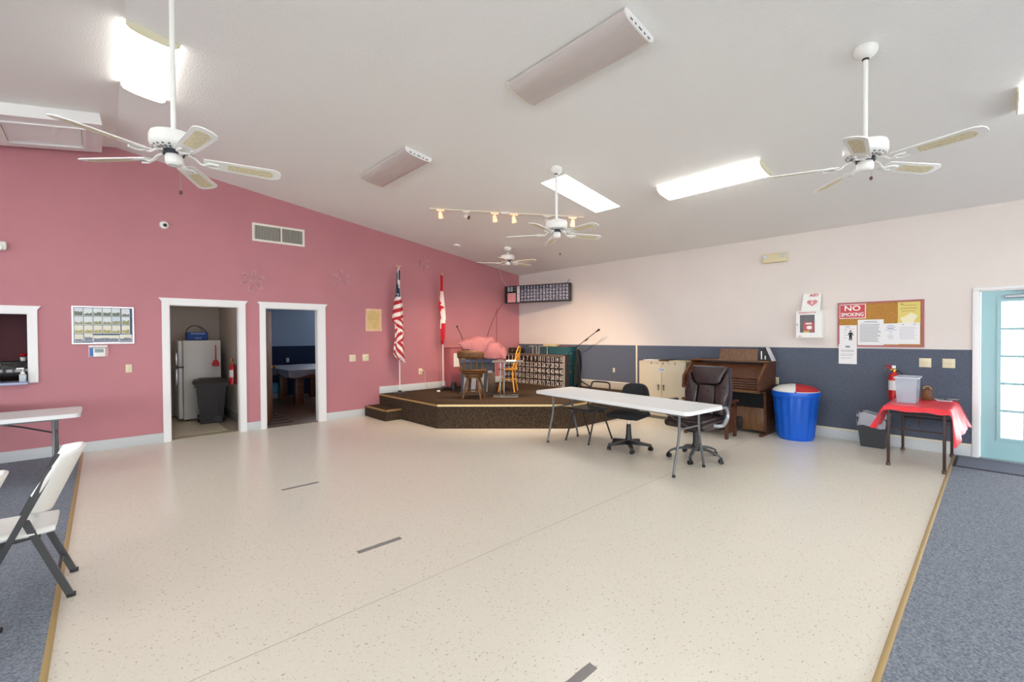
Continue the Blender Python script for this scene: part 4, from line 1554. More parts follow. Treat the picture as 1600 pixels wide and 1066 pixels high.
obj('tilt_plate', MB().rbox((-.09, -.12, .405), (.09, .1, .43), .008).tube(smooth_path([(0, -.1, .415), (0, -.24, .42), (0, -.30, .5), (0, -.29, .66)], 5), .02, n=8, flat=.5).cyl((.06, 0, .415), (.22, .02, .405), .006), BLACK, t)
obj('seat', MB().rbox((-.23, -.21, .43), (.23, .23, .50), .035, 4), BLACKFAB, t)


def tb(i, j):
    a = 2 * PI * i
    rr = j
    x = .20 * rr * (abs(math.cos(a)) ** .55) * (1 if math.cos(a) >= 0 else -1)
    z = .15 * rr * (abs(math.sin(a)) ** .55) * (1 if math.sin(a) >= 0 else -1)
    return (x * (1 - .12 * (z > 0) * (z / .15)), -.255 - .03 * (x / .2) ** 2 * -1, .715 + z)


o = obj('backrest', MB().grid(tb, 40, 8), BLACKFAB, t, ang=80)
o.modifiers.new('pad', 'SOLIDIFY').thickness = .05
bv = o.modifiers.new('soft', 'BEVEL')
bv.width = .012
bv.segments = 2

# metal side chair
t = thing('stacking_chair', 'black metal frame side chair with open top back behind the table', 'chair', (5.26, 4.06, 0), R(90))
DK = mat('dark_brown_metal', '2E2A2A', rough=0.45, metal=.3)
for s in (-1, 1):
    x = s * .19
    lg = obj('front_leg', MB().tube([(x, .10, .43), (x * 1.08, .275, .012)], .0125, n=10), DK, t)
    obj('foot_cap', MB().cyl((x * 1.08, .275, 0), (x * 1.08, .272, .03), .015, n=10), BLACK, lg)
    lg = obj('rear_leg', MB().tube([(x, -.08, .43), (x * 1.08, -.28, .012)], .0125, n=10), DK, t)
    obj('foot_cap', MB().cyl((x * 1.08, -.28, 0), (x * 1.08, -.277, .03), .015, n=10), BLACK, lg)
pth = smooth_path([(-.19, .02, .43), (-.19, -.2, .45), (-.185, -.235, .52), (-.175, -.27, .68), (-.165, -.29, .79), (-.13, -.298, .825), (0, -.30, .83),
                   (.13, -.298, .825), (.165, -.29, .79), (.175, -.27, .68), (.185, -.235, .52), (.19, -.2, .45), (.19, .02, .43)], 4)
obj('back_frame', MB().tube(pth, .0125, n=10), DK, t)
b = MB(Matrix.Translation((0, -.245, .55)) @ Matrix.Rotation(R(12), 4, 'X')).rbox((-.165, -.015, -.02), (.165, .018, .14), .012, 3)
obj('backrest', b, BLACKFAB, t)
obj('seat', MB().rbox((-.205, -.19, .435), (.205, .23, .48), .02, 3), mat('black_vinyl', '26282A', rough=.4), t)

# ================================================================== ALONG THE CREAM WALL
# white metal cupboard
t = thing('storage_cabinet', 'cream metal two door cupboard against the blue wall panel', 'cabinet', (7.66, 4.105, 0))
CAB = mat('cream_metal', 'CCC2AA', rough=.4)
obj('body', W(t).box((7.45, 3.65, .06), (7.885, 4.56, 1.05)), CAB, t)
obj('plinth', W(t).box((7.48, 3.68, 0), (7.88, 4.53, .06)), mat('plinth_dark', '6E675A', rough=.6), t)
for y0, y1, hy in ((3.665, 4.10, 4.055), (4.108, 4.545, 4.155)):
    dd = obj('door', W(t).rbox((7.434, y0, .08), (7.45, y1, .985), .004), CAB, t)
    obj('handle', W(t).rbox((7.405, hy - .012, .60), (7.434, hy + .012, .635), .005).rbox((7.412, hy - .008, .53), (7.434, hy + .008, .60), .004), mat('worn_steel', '8A8378', rough=.35, metal=.8), dd)
M = Matrix.Translation((7.434, 4.105, 0)) @ Matrix.Rotation(CW, 4, 'Z')
b = W(t)
b.M = b.M @ M
for i, ch in enumerate('BIBLE'):
    b.text(ch, .05, (-.20 + i * .115, .016, 1.018), t=.004)
obj('lettering', b, mat('cabinet_lettering', '5B5140', rough=.7), t)
b = W(t)
b.M = b.M @ M
b.prism([(.075 * math.cos(R(a)), -.0012, .90 + .035 * math.sin(R(a))) for a in range(0, 360, 20)], (0, .001, 0))
st = obj('sticker', b, mat('sticker_white', 'D9DCE0', rough=.5), t)
b = W(t)
b.M = b.M @ M
b.text('CW', .06, (0, -.0015, .90), t=.001)
obj('sticker_lettering', b, mat('sticker_blue', '4B5F8F', rough=.6), st)
PAPERT = mat('tan_card', 'C9A67C', rough=.7)
for nm, lab, x0, y0, x1, y1, z, m in (('paper_stack', 'pile of white papers on the left of the cream cupboard', 7.50, 4.18, 7.75, 4.50, .022, PAPER),
                                      ('flat_box', 'low brown wooden box on the cream cupboard top', 7.47, 4.02, 7.80, 4.17, .03, WOODD),
                                      ('paper_stack', 'pale folder lying at the organ end of the cream cupboard', 7.47, 3.68, 7.76, 3.98, .02, mat('manila', 'D8C8A8', rough=.8))):
    t2 = thing(nm, lab, 'papers' if nm == 'paper_stack' else 'box', ((x0 + x1) / 2, (y0 + y1) / 2, 1.05))
    n = 4
    for k in range(n):
        j = random.uniform(-.008, .008)
        obj('sheet' if nm == 'paper_stack' else 'layer', W(t2).box((x0 + j, y0 - j, 1.05 + z * k / n), (x1 + j, y1 - j, 1.05 + z * (k + 1) / n - .0004)), m if k else PAPERT, t2)

# organ
t = thing('organ', 'brown wooden roll top organ console against the blue wall panel', 'organ', (7.5, 2.955, 0))
side_prof = [(7.82, 1.10), (7.46, 1.10), (7.13, .86), (7.11, .67), (7.38, .67), (7.41, .035), (7.82, .035)]
for y in (2.36, 3.52):
    obj('side_panel', W(t).prism([(x, y, z) for x, z in side_prof], (0, .035, 0)), WOODD, t)
    obj('foot', W(t).rbox((7.20, y - .005, 0), (7.84, y + .04, .04), .008), WOODD, t)
obj('top_board', W(t).rbox((7.42, 2.345, 1.10), (7.84, 3.57, 1.122), .006), WOODM, t)
obj('brass_plate', W(t).box((7.43, 2.98, 1.1215), (7.47, 3.10, 1.124)), mat('label_cream', 'C9AE85', rough=.5), t)
b = W(t)
b.prism([(7.475, 2.395, 1.07), (7.19, 2.395, .865), (7.205, 2.395, .845), (7.49, 2.395, 1.05)], (0, 1.125, 0))
obj('roll_top', b, WOODD, t)
for i in range(4):
    z0 = .70 + i * .038
    obj('tambour_slat', W(t).rbox((7.168 + i * .002, 2.395, z0), (7.195, 3.52, z0 + .035), .008), WOODD, t)
obj('key_shelf', W(t).rbox((7.12, 2.36, .655), (7.42, 3.555, .695), .006), WOODM, t)
for y in (2.362, 3.517):
    obj('rim_frame', W(t).prism([(7.46, y, 1.10), (7.125, y, .862), (7.12, y, .83), (7.47, y, 1.075)], (0, .036, 0)), WOODM, t)
obj('speaker_cloth', W(t).box((7.41, 2.395, .40), (7.43, 3.52, .655)), mat('black_grille', '17191C', rough=.95, bump=.3, bscale=200), t)
obj('lower_panel', W(t).rbox((7.395, 2.395, .05), (7.425, 3.52, .405), .004), WOODM, t)
b = W(t)
b.prism([(7.52, 2.53, 1.122), (7.545, 2.53, 1.122), (7.62, 2.54, 1.30), (7.60, 2.54, 1.30)], (0, .58, 0))
obj('music_rack', b, WOODM, t)
obj('expression_pedal', W(t).rbox((7.36, 2.70, .06), (7.394, 2.80, .24), .01), BLACK, t)
b = W(t)
for i in range(11):
    b.rbox((7.05, 2.85 + i * .055, .05), (7.395, 2.87 + i * .055, .075), .004)
obj('pedalboard', b, BLACK, t)['kind'] = 'stuff'

t = thing('organ_bench', 'dark brown wooden organ bench behind the leather chair', 'bench', (6.86, 2.98, 0))
obj('seat', MB().rbox((-.19, -.36, .52), (.19, .36, .555), .008), WOODD, t)
obj('apron', MB().box((-.16, -.33, .44), (-.14, .33, .52)).box((.14, -.33, .44), (.16, .33, .52)), WOODD, t)
for x in (-.15, .15):
    for y in (-.31, .31):
        obj('leg', MB().rbox((x - .026, y - .02, 0), (x + .026, y + .02, .52), .004), WOODD, t)
obj('stretcher', MB().box((-.13, -.318, .08), (.13, -.302, .44)).box((-.13, .302, .08), (.13, .318, .44)), WOODD, t)

t = thing('portable_speaker', 'black and white wedge shaped device on top of the organ', 'speaker', (7.62, 2.44, 1.122), CW)
obj('body', MB().prism([(-.06, -.07, 0), (.12, -.07, 0), (.03, -.07, .20), (-.05, -.07, .20)], (0, .12, 0)), BLACK, t)
obj('side_trim', MB().prism([(.11, -.075, 0), (.13, -.075, 0), (.045, -.075, .19), (.025, -.075, .205)], (0, .13, 0)), mat('trim_grey', 'C9C9CC', rough=.4), t)
obj('label_strip', MB().rbox((-.045, -.075, .02), (-.028, -.07, .15), .003).rbox((.01, -.075, .02), (.025, -.07, .08), .003), WPLASTIC, t)

# blue bin with flip lid
t = thing('trash_can', 'round blue plastic trash can with red and white lid', 'trash can', (7.50, 2.0, 0))
BLUE = mat('bright_blue_plastic', '0A5ED0', rough=.3)
b = MB()
n = 64
prof = [(.215, 0), (.225, .02), (.232, .05), (.285, .60), (.285, .62), (.305, .62), (.312, .66), (.305, .70), (.292, .70), (.28, .66), (.21, .03), (0, .03)]
vs, fs = [], []
for i, (r, z) in enumerate(prof):
    for j in range(n):
        a = 2 * PI * j / n
        rr = r + (.006 * (1 if j % 4 < 2 else -1) if i in (2, 3) else 0)
        vs.append((rr * math.cos(a), rr * math.sin(a), z))
for i in range(len(prof) - 1):
    for j in range(n):
        fs.append((i * n + j, i * n + (j + 1) % n, (i + 1) * n + (j + 1) % n, (i + 1) * n + j))
fs.append(tuple(range(n))[::-1])
b.add(vs, fs)
obj('body', b, BLUE, t, ang=60)
dome = [(.297, .695), (.297, .715), (.27, .74), (.2, .775), (.1, .795), (.0, .80)]
obj('lid_half', MB().lathe(dome, 20, arc=(15, 195)), mat('lid_white', 'E9E8E4', rough=.35), t)['label'] = 'white half of the lid'
obj('lid_half', MB().lathe(dome, 20, arc=(195, 375)), mat('lid_red', 'B9282B', rough=.35), t)['label'] = 'red half of the lid'
obj('lid_ring', MB().lathe([(.296, .70), (.30, .703), (.30, .709), (.296, .711)], 40), WPLASTIC, t)
obj('lid_hinge', MB(Matrix.Rotation(R(195), 4, 'Z')).rbox((.2, -.012, .70), (.305, .012, .722), .004), BLUE, t)

plate('wall_outlet', 'almond outlet on the blue panel beside the trash can', 'outlet', (XC - .012, 2.37, .79), CW, kind='o')
plate('wall_outlet', 'almond outlet on the blue panel left of the cupboard', 'outlet', (XC - .012, 5.43, .80), CW, w=.05, h=.09, kind='o')
plate('light_switch', 'almond two gang switch plate above the red table, nearer the board', 'switch', (XC - .012, .63, 1.15), CW, w=.117, h=.117, toggles=2)
plate('light_switch', 'almond two gang switch plate nearest the teal door', 'switch', (XC - .012, .41, 1.15), CW, w=.117, h=.117, toggles=2)

# small wastebasket with liner
t = thing('wastebasket', 'small black wastebasket with clear plastic liner by red table', 'wastebasket', (7.71, 1.13, 0))
b = MB()
taper(b, 0, .40, .10, .125, .13, .165)
obj('body', b, mat('grey_black_plastic', '34363A', rough=.5), t)


def liner(i, j):
    a = 2 * PI * i
    sx = abs(math.cos(a)) ** .35 * (1 if math.cos(a) >= 0 else -1)
    sy = abs(math.sin(a)) ** .35 * (1 if math.sin(a) >= 0 else -1)
    k = 1.03 + .05 * math.sin(j * PI) + .015 * math.sin(a * 11 + j * 4)
    z = .28 + .17 * j + (.018 * math.sin(a * 5) + .008 * math.sin(a * 13)) * (1 if j < .2 or j > .8 else .3)
    return (.128 * sx * k, .163 * sy * k, z)


obj('liner', MB().grid(liner, 72, 8), mat('clear_film', 'C9CED8', rough=.25, alpha=.72), t, ang=80)

# red covered table
t = thing('side_table', 'narrow folding table with thin dark brown metal legs', 'table', (7.25, .605, 0))
BRN = mat('brown_metal_leg', '44302C', rough=.4, metal=.3)
obj('tabletop', MB().rbox((-.57, -.262, .665), (.51, .262, .70), .008), mat('brown_board', '6A4A38', rough=.5), t)
for x, y in ((-.52, .245), (-.52, -.225), (.49, .225), (.49, -.235)):
    lg = obj('leg', MB().rbox((x - .014, y - .014, .02), (x + .014, y + .014, .665), .004), BRN, t)
    obj('foot_cap', MB().cyl((x, y, 0), (x, y, .035), .021, n=12), mat('foot_brown', '5A453E', rough=.6), lg)
for x in (-.52, .49):
    obj('cross_bar', MB().tube([(x, -.23, .44), (x, .24, .44)], .008, n=8).tube([(x, -.23, .62), (x, .24, .62)], .008, n=8), BRN, t)
obj('brace', MB().tube(smooth_path([(-.52, .05, .62), (-.40, .02, .60), (-.30, 0, .52), (-.30, 0, .45)], 5), .006, n=6), mat('rusty_steel', '6B5548', rough=.5, metal=.6), t)

cl = thing('tablecloth', 'red plastic tablecloth hanging over both sides of the narrow table', 'tablecloth', (7.25, .605, .702))


def cloth(i, j):
    # i across (y from left +), j along x from the near end
    u = -.60 + 1.20 * i      # signed distance across
    x = -.63 + 1.13 * j
    half = .275
    dl = max(0, abs(u) - half)
    left = u < 0
    drop_len = (.24 + .05 * math.sin(j * 5 + .6)) if left else (.30 + .10 * max(0, .25 - j) * 4 + .03 * math.sin(j * 7))
    f = min(1, dl / .295)
    y = -(min(abs(u), half) * (1 if not left else -1))
    sgn = 1 if left else -1
    wave = .03 * math.sin(x * 17 + (1 if left else 2.4)) * f + .015 * math.sin(x * 31) * f
    yy = y + sgn * (.012 * min(1, f * 6) + (.07 if left else .03 + .10 * j) * f + wave * (.7 if left else .4) + (.05 * f * (max(0, .2 - j) * 5) if left else 0))
    z = .002 - f * drop_len
    # near end folds down a little
    fe = max(0, -.575 - x) / .055
    fw = max(0, x - .455) / .045
    z -= .05 * min(1, fe) * (1 - f) + .05 * min(1, fw) * (1 - f)
    xx = x + (.03 * fe if fe else 0) - .04 * f * math.sin(j * 9)
    if fe:
        z += .006 * math.sin(u * 24) * (1 - f)
    return (xx, yy, z + .003 * math.sin(u * 40) * math.sin(x * 14) * (1 if dl == 0 else 0) + (.003 if dl == 0 and fe == 0 else 0))


o = obj('cloth', MB().grid(cloth, 64, 72), REDCLOTH, cl, ang=75)
md = o.modifiers.new('film', 'SOLIDIFY')
md.thickness = .003
md.offset = 1

TT = .712
t = thing('plastic_tote', 'clear plastic storage box holding papers on the red cloth', 'box', (7.12, .72, TT))
CLEAR = mat('clear_tote', 'C9D4E0', rough=.18, alpha=.45, spec=.6)
b = MB()
w0, w1, d0, d1, hh = .085, .10, .15, .17, .30
for sx, sy in ((-1, 0), (1, 0), (0, -1), (0, 1)):
    if sx:
        b.prism([(sx * d0, -w0, .004), (sx * d0, w0, .004), (sx * d1, w1, hh), (sx * d1, -w1, hh)], (-sx * .003, 0, 0))
    else:
        b.prism([(-d0, sy * w0, .004), (d0, sy * w0, .004), (d1, sy * w1, hh), (-d1, sy * w1, hh)], (0, -sy * .003, 0))
b.box((-d0, -w0, 0), (d0, w0, .004))
obj('tub', b, CLEAR, t)
b = MB()
b.rbox((-d1 - .012, -w1 - .012, hh - .012), (d1 + .012, -w1 + .004, hh + .006), .003).rbox((-d1 - .012, w1 - .004, hh - .012), (d1 + .012, w1 + .012, hh + .006), .003)
b.rbox((-d1 - .012, -w1, hh - .012), (-d1 + .004, w1, hh + .006), .003).rbox((d1 - .004, -w1, hh - .012), (d1 + .012, w1, hh + .006), .003)
obj('rim', b, mat('tote_rim', 'D6DEE8', rough=.25, alpha=.8), t)
obj('contents', MB().prism([(-.10, -.05, .006), (-.1, .05, .006), (-.06, .07, .23), (-.06, -.03, .23)], (.02, 0, 0)).box((-.12, -.075, .006), (-.10, -.045, .17)).box((.0, -.05, .006), (.1, .06, .2)), mat('tote_paper', 'D8D2DC', rough=.7), t)
extinguisher('red fire extinguisher on the blue panel behind the red table', (XC - .09, .93, .645), CW, 1)
t = thing('wooden_box', 'small upright brown wooden box behind the clear tote', 'box', (7.52, .58, TT))
obj('case', MB().rbox((-.06, -.05, 0), (.06, .05, .13), .008), WOODM, t)
obj('handle', MB().tube(arc_pts((0, .13), .035, 0, 180, 8, 'yz', 0), .006, n=6), WOODY, t)
for lab, x, y, a in (('white leaflets lying on the red cloth near the switches', 7.58, .44, .2), ('dark printed magazine on the back of the red cloth', 7.66, .36, -.1)):
    t = thing('leaflet', lab, 'papers', (x, y, TT - (.0 if 'white' in lab else 0)), a, 'papers on the red cloth')
    off = 0 if 'white' in lab else .006
    obj('sheet', MB().box((-.10, -.07, off), (.10, .07, off + .004)), PAPER if 'white' in lab else mat('dark_cover', '4A4650', rough=.5), t)
    obj('print', MB().box((-.07, -.05, off + .004), (.07, .05, off + .0046)), INK if 'white' in lab else mat('cover_pale', 'B9B6BE', rough=.5), t)

# AED cabinet and sign
t = thing('aed_cabinet', 'white wall cabinet with window showing a red defibrillator kit', 'cabinet', (XC, 1.90, 1.68), CW)
w, h, d = .165, .20, .14
b = MB()
b.frame(-w, -h, w, h, -d, -d + .004, .05, .09, .075, .06)
b.frame(-w, -h, w, h, -d + .004, 0, .004)
obj('case', b, WPLASTIC, t)
obj('interior', MB().box((-w + .01, -.012, -h + .01), (w - .01, -.006, h - .01)), mat('cab_inside', '6E6870', rough=.7), t)
obj('kit_bag', MB().rbox((-.09, -.11, -.125), (.07, -.03, .04), .03, 3), mat('kit_red', 'C02A34', rough=.5), t)
obj('kit_label', MB().box((-.045, -.1115, .0), (.03, -.11, .02)).prism([(.0 + .035 * math.cos(R(a)), -.1115, -.05 + .028 * math.sin(R(a))) for a in range(0, 360, 24)], (0, .001, 0)), WPLASTIC, t)
obj('seal', MB().box((-.075, -.1125, -.125), (.0, -.111, -.10)), mat('seal_yellow', 'D9C53A', rough=.5), t)
obj('window', MB().box((-w + .05, -d + .006, -h + .075), (w - .09, -d + .008, h - .06)), mat('thin_glass', 'FFFFFF', rough=.05, alpha=.05, spec=.5), t)
b = MB().text('DEFIBRILLATOR', .032, (-.02, -d, h - .03), t=.001)
b.text('AED', .022, (-.115, -d, -h + .02), t=.001)
obj('lettering', b, REDINK, t)
obj('latch', MB().rbox((-w + .01, -d - .008, -.02), (-w + .025, -d, .01), .003), SILVER, t)
t = thing('aed_sign', 'white AED sign with red heart standing above the wall cabinet', 'sign', (XC, 1.885, 1.884), CW)
obj('panel', MB().prism([(-.125, -.09, 0), (.115, -.09, 0), (.12, -.03, .26), (-.11, -.03, .26)], (0, .004, 0)), WPLASTIC, t)
b = MB(Matrix.Translation((0, -.09, 0)) @ Matrix.Rotation(R(-13), 4, 'X'))
b.text('AED', .06, (.03, -.002, .235), t=.001)
hp = []
for k in range(36):
    a = 2 * PI * k / 36
    hp.append((.0042 * 16 * math.sin(a) ** 3, -.003, .12 + .0036 * (13 * math.cos(a) - 5 * math.cos(2 * a) - 2 * math.cos(3 * a) - math.cos(4 * a))))
obj('lettering', b, REDINK, t)
b = MB(Matrix.Translation((.01, -.09, 0)) @ Matrix.Rotation(R(-13), 4, 'X')).prism(hp, (0, .001, 0))
hb = obj('heart', b, mat('faded_heart_red', 'D98C92', rough=.6), t)
b = MB(Matrix.Translation((.01, -.09, 0)) @ Matrix.Rotation(R(-13), 4, 'X')).prism([(.005, -.0045, .15), (-.02, -.0045, .115), (-.002, -.0045, .118), (-.008, -.0045, .085), (.02, -.0045, .125), (.0, -.0045, .122)], (0, .001, 0))
obj('bolt', b, PAPER, hb)

# cork board and what is pinned on it
t = thing('cork_board', 'cork notice board with dusty red frame on the cream wall', 'notice board', (XC, 1.105, 1.665), CW)
w, h = .465, .315
b = MB()
b.frame(-w, -h, w, h, -.018, 0, .022)
obj('frame', b, mat('dusty_red_frame', 'B06468', rough=.5), t)
obj('cork', MB().box((-w + .02, -.008, -h + .02), (w - .02, -.001, h - .02)), CORK, t)


def sheet(name, label, cat, yl, zt, w, h, m=PAPER, off=.009, lines=(), lead=None):
    t = thing(name, label, cat, (XC - off, yl - w / 2, zt - h / 2), CW, 'papers on the notice board')
    obj('page', MB().box((-w / 2, -.0015, -h / 2), (w / 2, 0, h / 2)), m, t)
    if lines:
        b = MB()
        for f, x0, x1, th in lines:
            z = h / 2 - f * h
            b.box((-w / 2 + x0 * w, -.0022, z - th), (-w / 2 + x1 * w, -.0015, z + th))
        obj('printed_text', b, INK if lead is None else lead, t)
    return t


rl = random.Random(3)
L1 = [(.08, .25, .75, .004), (.13, .1, .8, .002)] + [(.2 + .05 * k, .08, .9 - rl.random() * .15, .0035) for k in range(14)]
t = sheet('notice', 'white notice with a small dark body figure, lower left of board', 'notice', 1.55, 1.655, .205, .28, off=.0085, lines=[(.08, .35, .6, .004), (.24, .3, .42, .003), (.36, .3, .42, .003), (.5, .3, .42, .003), (.64, .3, .42, .003)])
b = MB()
px_ = .03
b.prism([(px_ + .011 * math.cos(R(a)), -.0025, .055 + .012 * math.sin(R(a))) for a in range(0, 360, 30)], (0, .001, 0))
b.prism([(px_ - .02, -.0025, .036), (px_ + .02, -.0025, .036), (px_ + .035, -.0025, -.005), (px_ + .027, -.0025, -.008), (px_ + .016, -.0025, .02), (px_ + .017, -.0025, -.075), (px_ + .004, -.0025, -.075), (px_, -.0025, -.02),
         (px_ - .004, -.0025, -.075), (px_ - .017, -.0025, -.075), (px_ - .016, -.0025, .02), (px_ - .027, -.0025, -.008), (px_ - .035, -.0025, -.005)], (0, .001, 0))
obj('figure', b, DARKINK, t)
b = MB().box((-.04, -.0022, .088), (.075, -.0015, .092))
obj('red_heading', b, mat('pink_print', 'D99AA2', rough=.8), t)
sheet('notice', 'tall white typed page pinned left of centre on the board', 'notice', 1.335, 1.73, .285, .36, off=.011, lines=L1)
sheet('notice', 'white notice with a short centred blue heading on the board', 'notice', 1.06, 1.67, .165, .285, off=.013, lines=[(.1, .3, .7, .004), (.17, .2, .85, .003), (.24, .3, .7, .006), (.31, .15, .9, .003), (.4, .4, .6, .003), (.5, .42, .58, .003), (.6, .3, .7, .003), (.7, .35, .65, .003)], lead=mat('blue_print', '9AA3C0', rough=.8))
sheet('notice', 'white typed page pinned lowest right on the board', 'notice', .905, 1.675, .225, .285, off=.0105, lines=[(.08, .2, .3, .006), (.08, .7, .82, .006)] + [(.2 + .055 * k, .08, .9 - rl.random() * .2, .002) for k in range(11)], lead=mat('pale_print', 'B4B6BC', rough=.8))
sheet('notice', 'white page hanging below the board over the blue panel', 'notice', 1.555, 1.385, .212, .285, off=.0215, lines=[(.13, .38, .62, .012), (.3, .1, .85, .002), (.36, .12, .85, .003), (.5, .1, .85, .002), (.58, .1, .8, .002), (.7, .12, .7, .002)])
t = sheet('poster', 'yellow printed flyer at the upper right of the board', 'poster', .903, 1.953, .225, .285, mat('yellow_flyer', 'E3CF74', rough=.5), off=.0085, lines=[(.1, .1, .25, .006), (.16, .2, .85, .003), (.3, .1, .85, .004), (.42, .15, .8, .003)], lead=mat('olive_print', '9C8D4A', rough=.8))
b = MB().prism([(-.06, -.0022, -.14), (.04, -.0022, -.14), (.09, -.0022, -.04), (.02, -.0022, -.0), (-.04, -.0022, -.05), (-.09, -.0022, -.07)], (0, .0006, 0))
obj('pale_picture', b, mat('flyer_pale', 'EFE8C4', rough=.5), t)
t = sheet('no_smoking_sign', 'red and white NO SMOKING sign at the board upper left', 'sign', 1.55, 1.955, .305, .205, mat('sign_white', 'F0E9E8', rough=.3), off=.0085)
obj('red_field', MB().rbox((-.143, -.0028, -.092), (.143, -.0015, .092), .0006, 1), mat('sign_red', 'C4202C', rough=.3), t)
b = MB().text('NO', .105, (0, -.0028, .040), t=.0006, sx=1.15)
b.text('SMOKING', .075, (0, -.0028, -.048), t=.0006, sx=.78)
obj('lettering', b, mat('sign_lettering', 'F4EFEA', rough=.4), t)

# emergency light on the cream wall
t = thing('emergency_light', 'beige emergency light box with two lamps high on cream wall', 'light', (XC, 2.385, 2.74), CW)
obj('case', MB().rbox((-.175, -.08, -.07), (.175, 0, .07), .012, 3), mat('beige_case', 'DCCFA8', rough=.5), t)
for s in (-1, 1):
    obj('lamp', MB(Matrix.Translation((s * .135, -.08, .02)) @ Matrix.Rotation(R(90), 4, 'X')).lathe([(.03, 0), (.032, .012), (.02, .016), (0, .018)], 18), mat('lamp_face', 'C9D6D6', rough=.15), t)

# ================================================================== ON THE STAGE
# hanging lit number board
p0, p1 = Vector((7.15, 8.03, 0)), Vector((7.75, 6.49, 0))
ln = (p1 - p0).length
mid = (p0 + p1) / 2
t = thing('number_display', 'wide black electronic bingo display hanging across the corner', 'display', (mid.x, mid.y, 2.52), math.atan2(p1.y - p0.y, p1.x - p0.x))
w, h = ln / 2, .205
obj('case', MB().rbox((-w, 0, -h), (w, .12, h), .012), BLACK, t)
obj('number_field', MB().box((-w + .42, -.004, -h + .025), (w - .03, 0, h - .025)), mat('navy_field', '23263A', rough=.5), t)
NUMW = mat('number_white', 'C9C9D6', rough=.6)
b = MB()
cw = (2 * w - .46) / 15
for r_ in range(5):
    for c in range(15):
        b.text(str(r_ * 15 + c + 1), .082, (-w + .43 + cw * (c + .5), -.004, h - .06 - r_ * .073), t=.001, sx=.72)
obj('printed_numbers', b, NUMW, t)['kind'] = 'stuff'
obj('letter_strip', MB().box((-w + .335, -.005, -h + .02), (-w + .405, 0, h - .02)), mat('strip_pink_white', 'DCCCCB', rough=.5), t)
b = MB()
for r_, ch in enumerate('BINGO'):
    b.text(ch, .07, (-w + .37, -.005, h - .06 - r_ * .073), t=.001)
obj('letters', b, mat('strip_ink', '8D7F83', rough=.7), t)
b = MB()
for x in (-w + .095, -w + .175):
    b.text('8', .16, (x + .02, -.002, h - .085), t=.001, sx=.8)
obj('digits', b, mat('digit_grey_green', 'A9B8B4', rough=.5), t)
b = MB()
for i in range(2):
    b.rbox((-w + .25, -.003, h - .06 - i * .06), (-w + .31, 0, h - .03 - i * .06), .002)
obj('indicator', b, mat('indicator_grey', '5A5C60', rough=.5), t)
b = MB().box((-w + .085, -.003, -h + .02), (-w + .295, 0, -h + .235))
cg = obj('pattern_card', b, mat('card_pale', 'DDBFC0', rough=.5), t)
for i in range(5):
    for j in range(5):
        obj('pattern_cell', MB().box((-w + .095 + i * .04, -.005, -h + .03 + j * .04), (-w + .125 + i * .04, -.003, -h + .06 + j * .04)), mat('cell_red', 'E0656A', rough=.5), cg)
obj('suspension_rod', MB().tube([(-w + .08, .06, h - .02), (-w - .10, .10, .36), (-w - .22, .12, cz(7.07) - 2.52)], .009, n=6), mat('rod_pinkish', 'C9A0A0', rough=.5), t)
obj('wall_bracket', MB().tube([(w - .10, .06, h - .01), (w - .05, .10, h + .09)], .006, n=6).rbox((w - .30, .12, -.03), (w - .2, .16, .03), .004), GREYMETAL, t)

# bingo number board standing on the stage
t = thing('number_board', 'black standing board of seventy five white bingo numbers', 'board', (7.37, 7.31, SZ), CW)
W2, HB = .985, .71
obj('case', MB().box((-W2, .0045, 0), (W2, .14, HB)), mat('board_side', '3A3230', rough=.6), t)
obj('face', MB().box((-W2 + .02, -.002, .015), (W2 - .045, .003, HB - .05)), mat('board_black', '15110F', rough=.5), t)
b = MB()
b.frame(-W2, 0, W2 - .045, HB, -.012, .003, .02, .004, .015, .045)
obj('frame', b, mat('board_frame', '6E5F54', rough=.6), t)
obj('end_frame', MB().rbox((W2 - .045, -.014, 0), (W2, .004, HB - .02), .004), mat('aluminium_trim', 'A9A39C', rough=.4, metal=.3), t)
obj('centre_hinge', MB().rbox((-.045, -.008, .015), (-.035, .0, HB), .002), BRASS, t)
NUMB = mat('board_number_white', 'DAD5CF', rough=.6)
b = MB()
for r_ in range(5):
    for c in range(15):
        b.text(str(r_ * 15 + c + 1), .15, (W2 - .105 - (14 - c) * .131, -.002, .60 - r_ * .135), t=.001, sx=.70)
obj('printed_numbers', b, NUMB, t)['kind'] = 'stuff'
for k in range(4):
    obj('grid_bar', MB().box((-W2 + .02, -.006, .522 - k * .135), (W2 - .049, -.002, .534 - k * .135)), BLACK, t)

# teal cupboard behind it
t = thing('teal_cabinet', 'tall teal cabinet behind the standing number board', 'cabinet', (7.70, 6.81, SZ))
obj('body', W(t).rbox((7.53, 6.405, SZ), (7.88, 7.20, 1.27), .008), TEAL, t)
obj('top_panel', W(t).rbox((7.52, 6.395, 1.27), (7.885, 7.21, 1.285), .004), mat('teal_top', '2A6A70', rough=.5), t)
obj('latch', W(t).cyl((7.66, 6.405, 1.13), (7.66, 6.385, 1.13), .018).rbox((7.58, 6.392, .90), (7.64, 6.405, .92), .003).rbox((7.62, 6.392, .70), (7.65, 6.405, .76), .003), SILVER, t)
t = thing('bead_box', 'low tan box lying along the teal cabinet top', 'box', (7.65, 6.98, 1.285))
obj('box', MB().rbox((-.06, -.2, 0), (.06, .2, .035), .006), mat('tan_box', 'C9B27E', rough=.6), t)
obj('lid_bead', MB().tube([(-.05, -.19, .038), (-.05, .19, .038)], .007, n=6), mat('tan_bead', 'DDC998', rough=.5), t)
t = thing('red_folder', 'dark red folder lying at the teal cabinet end', 'folder', (7.65, 6.58, 1.285))
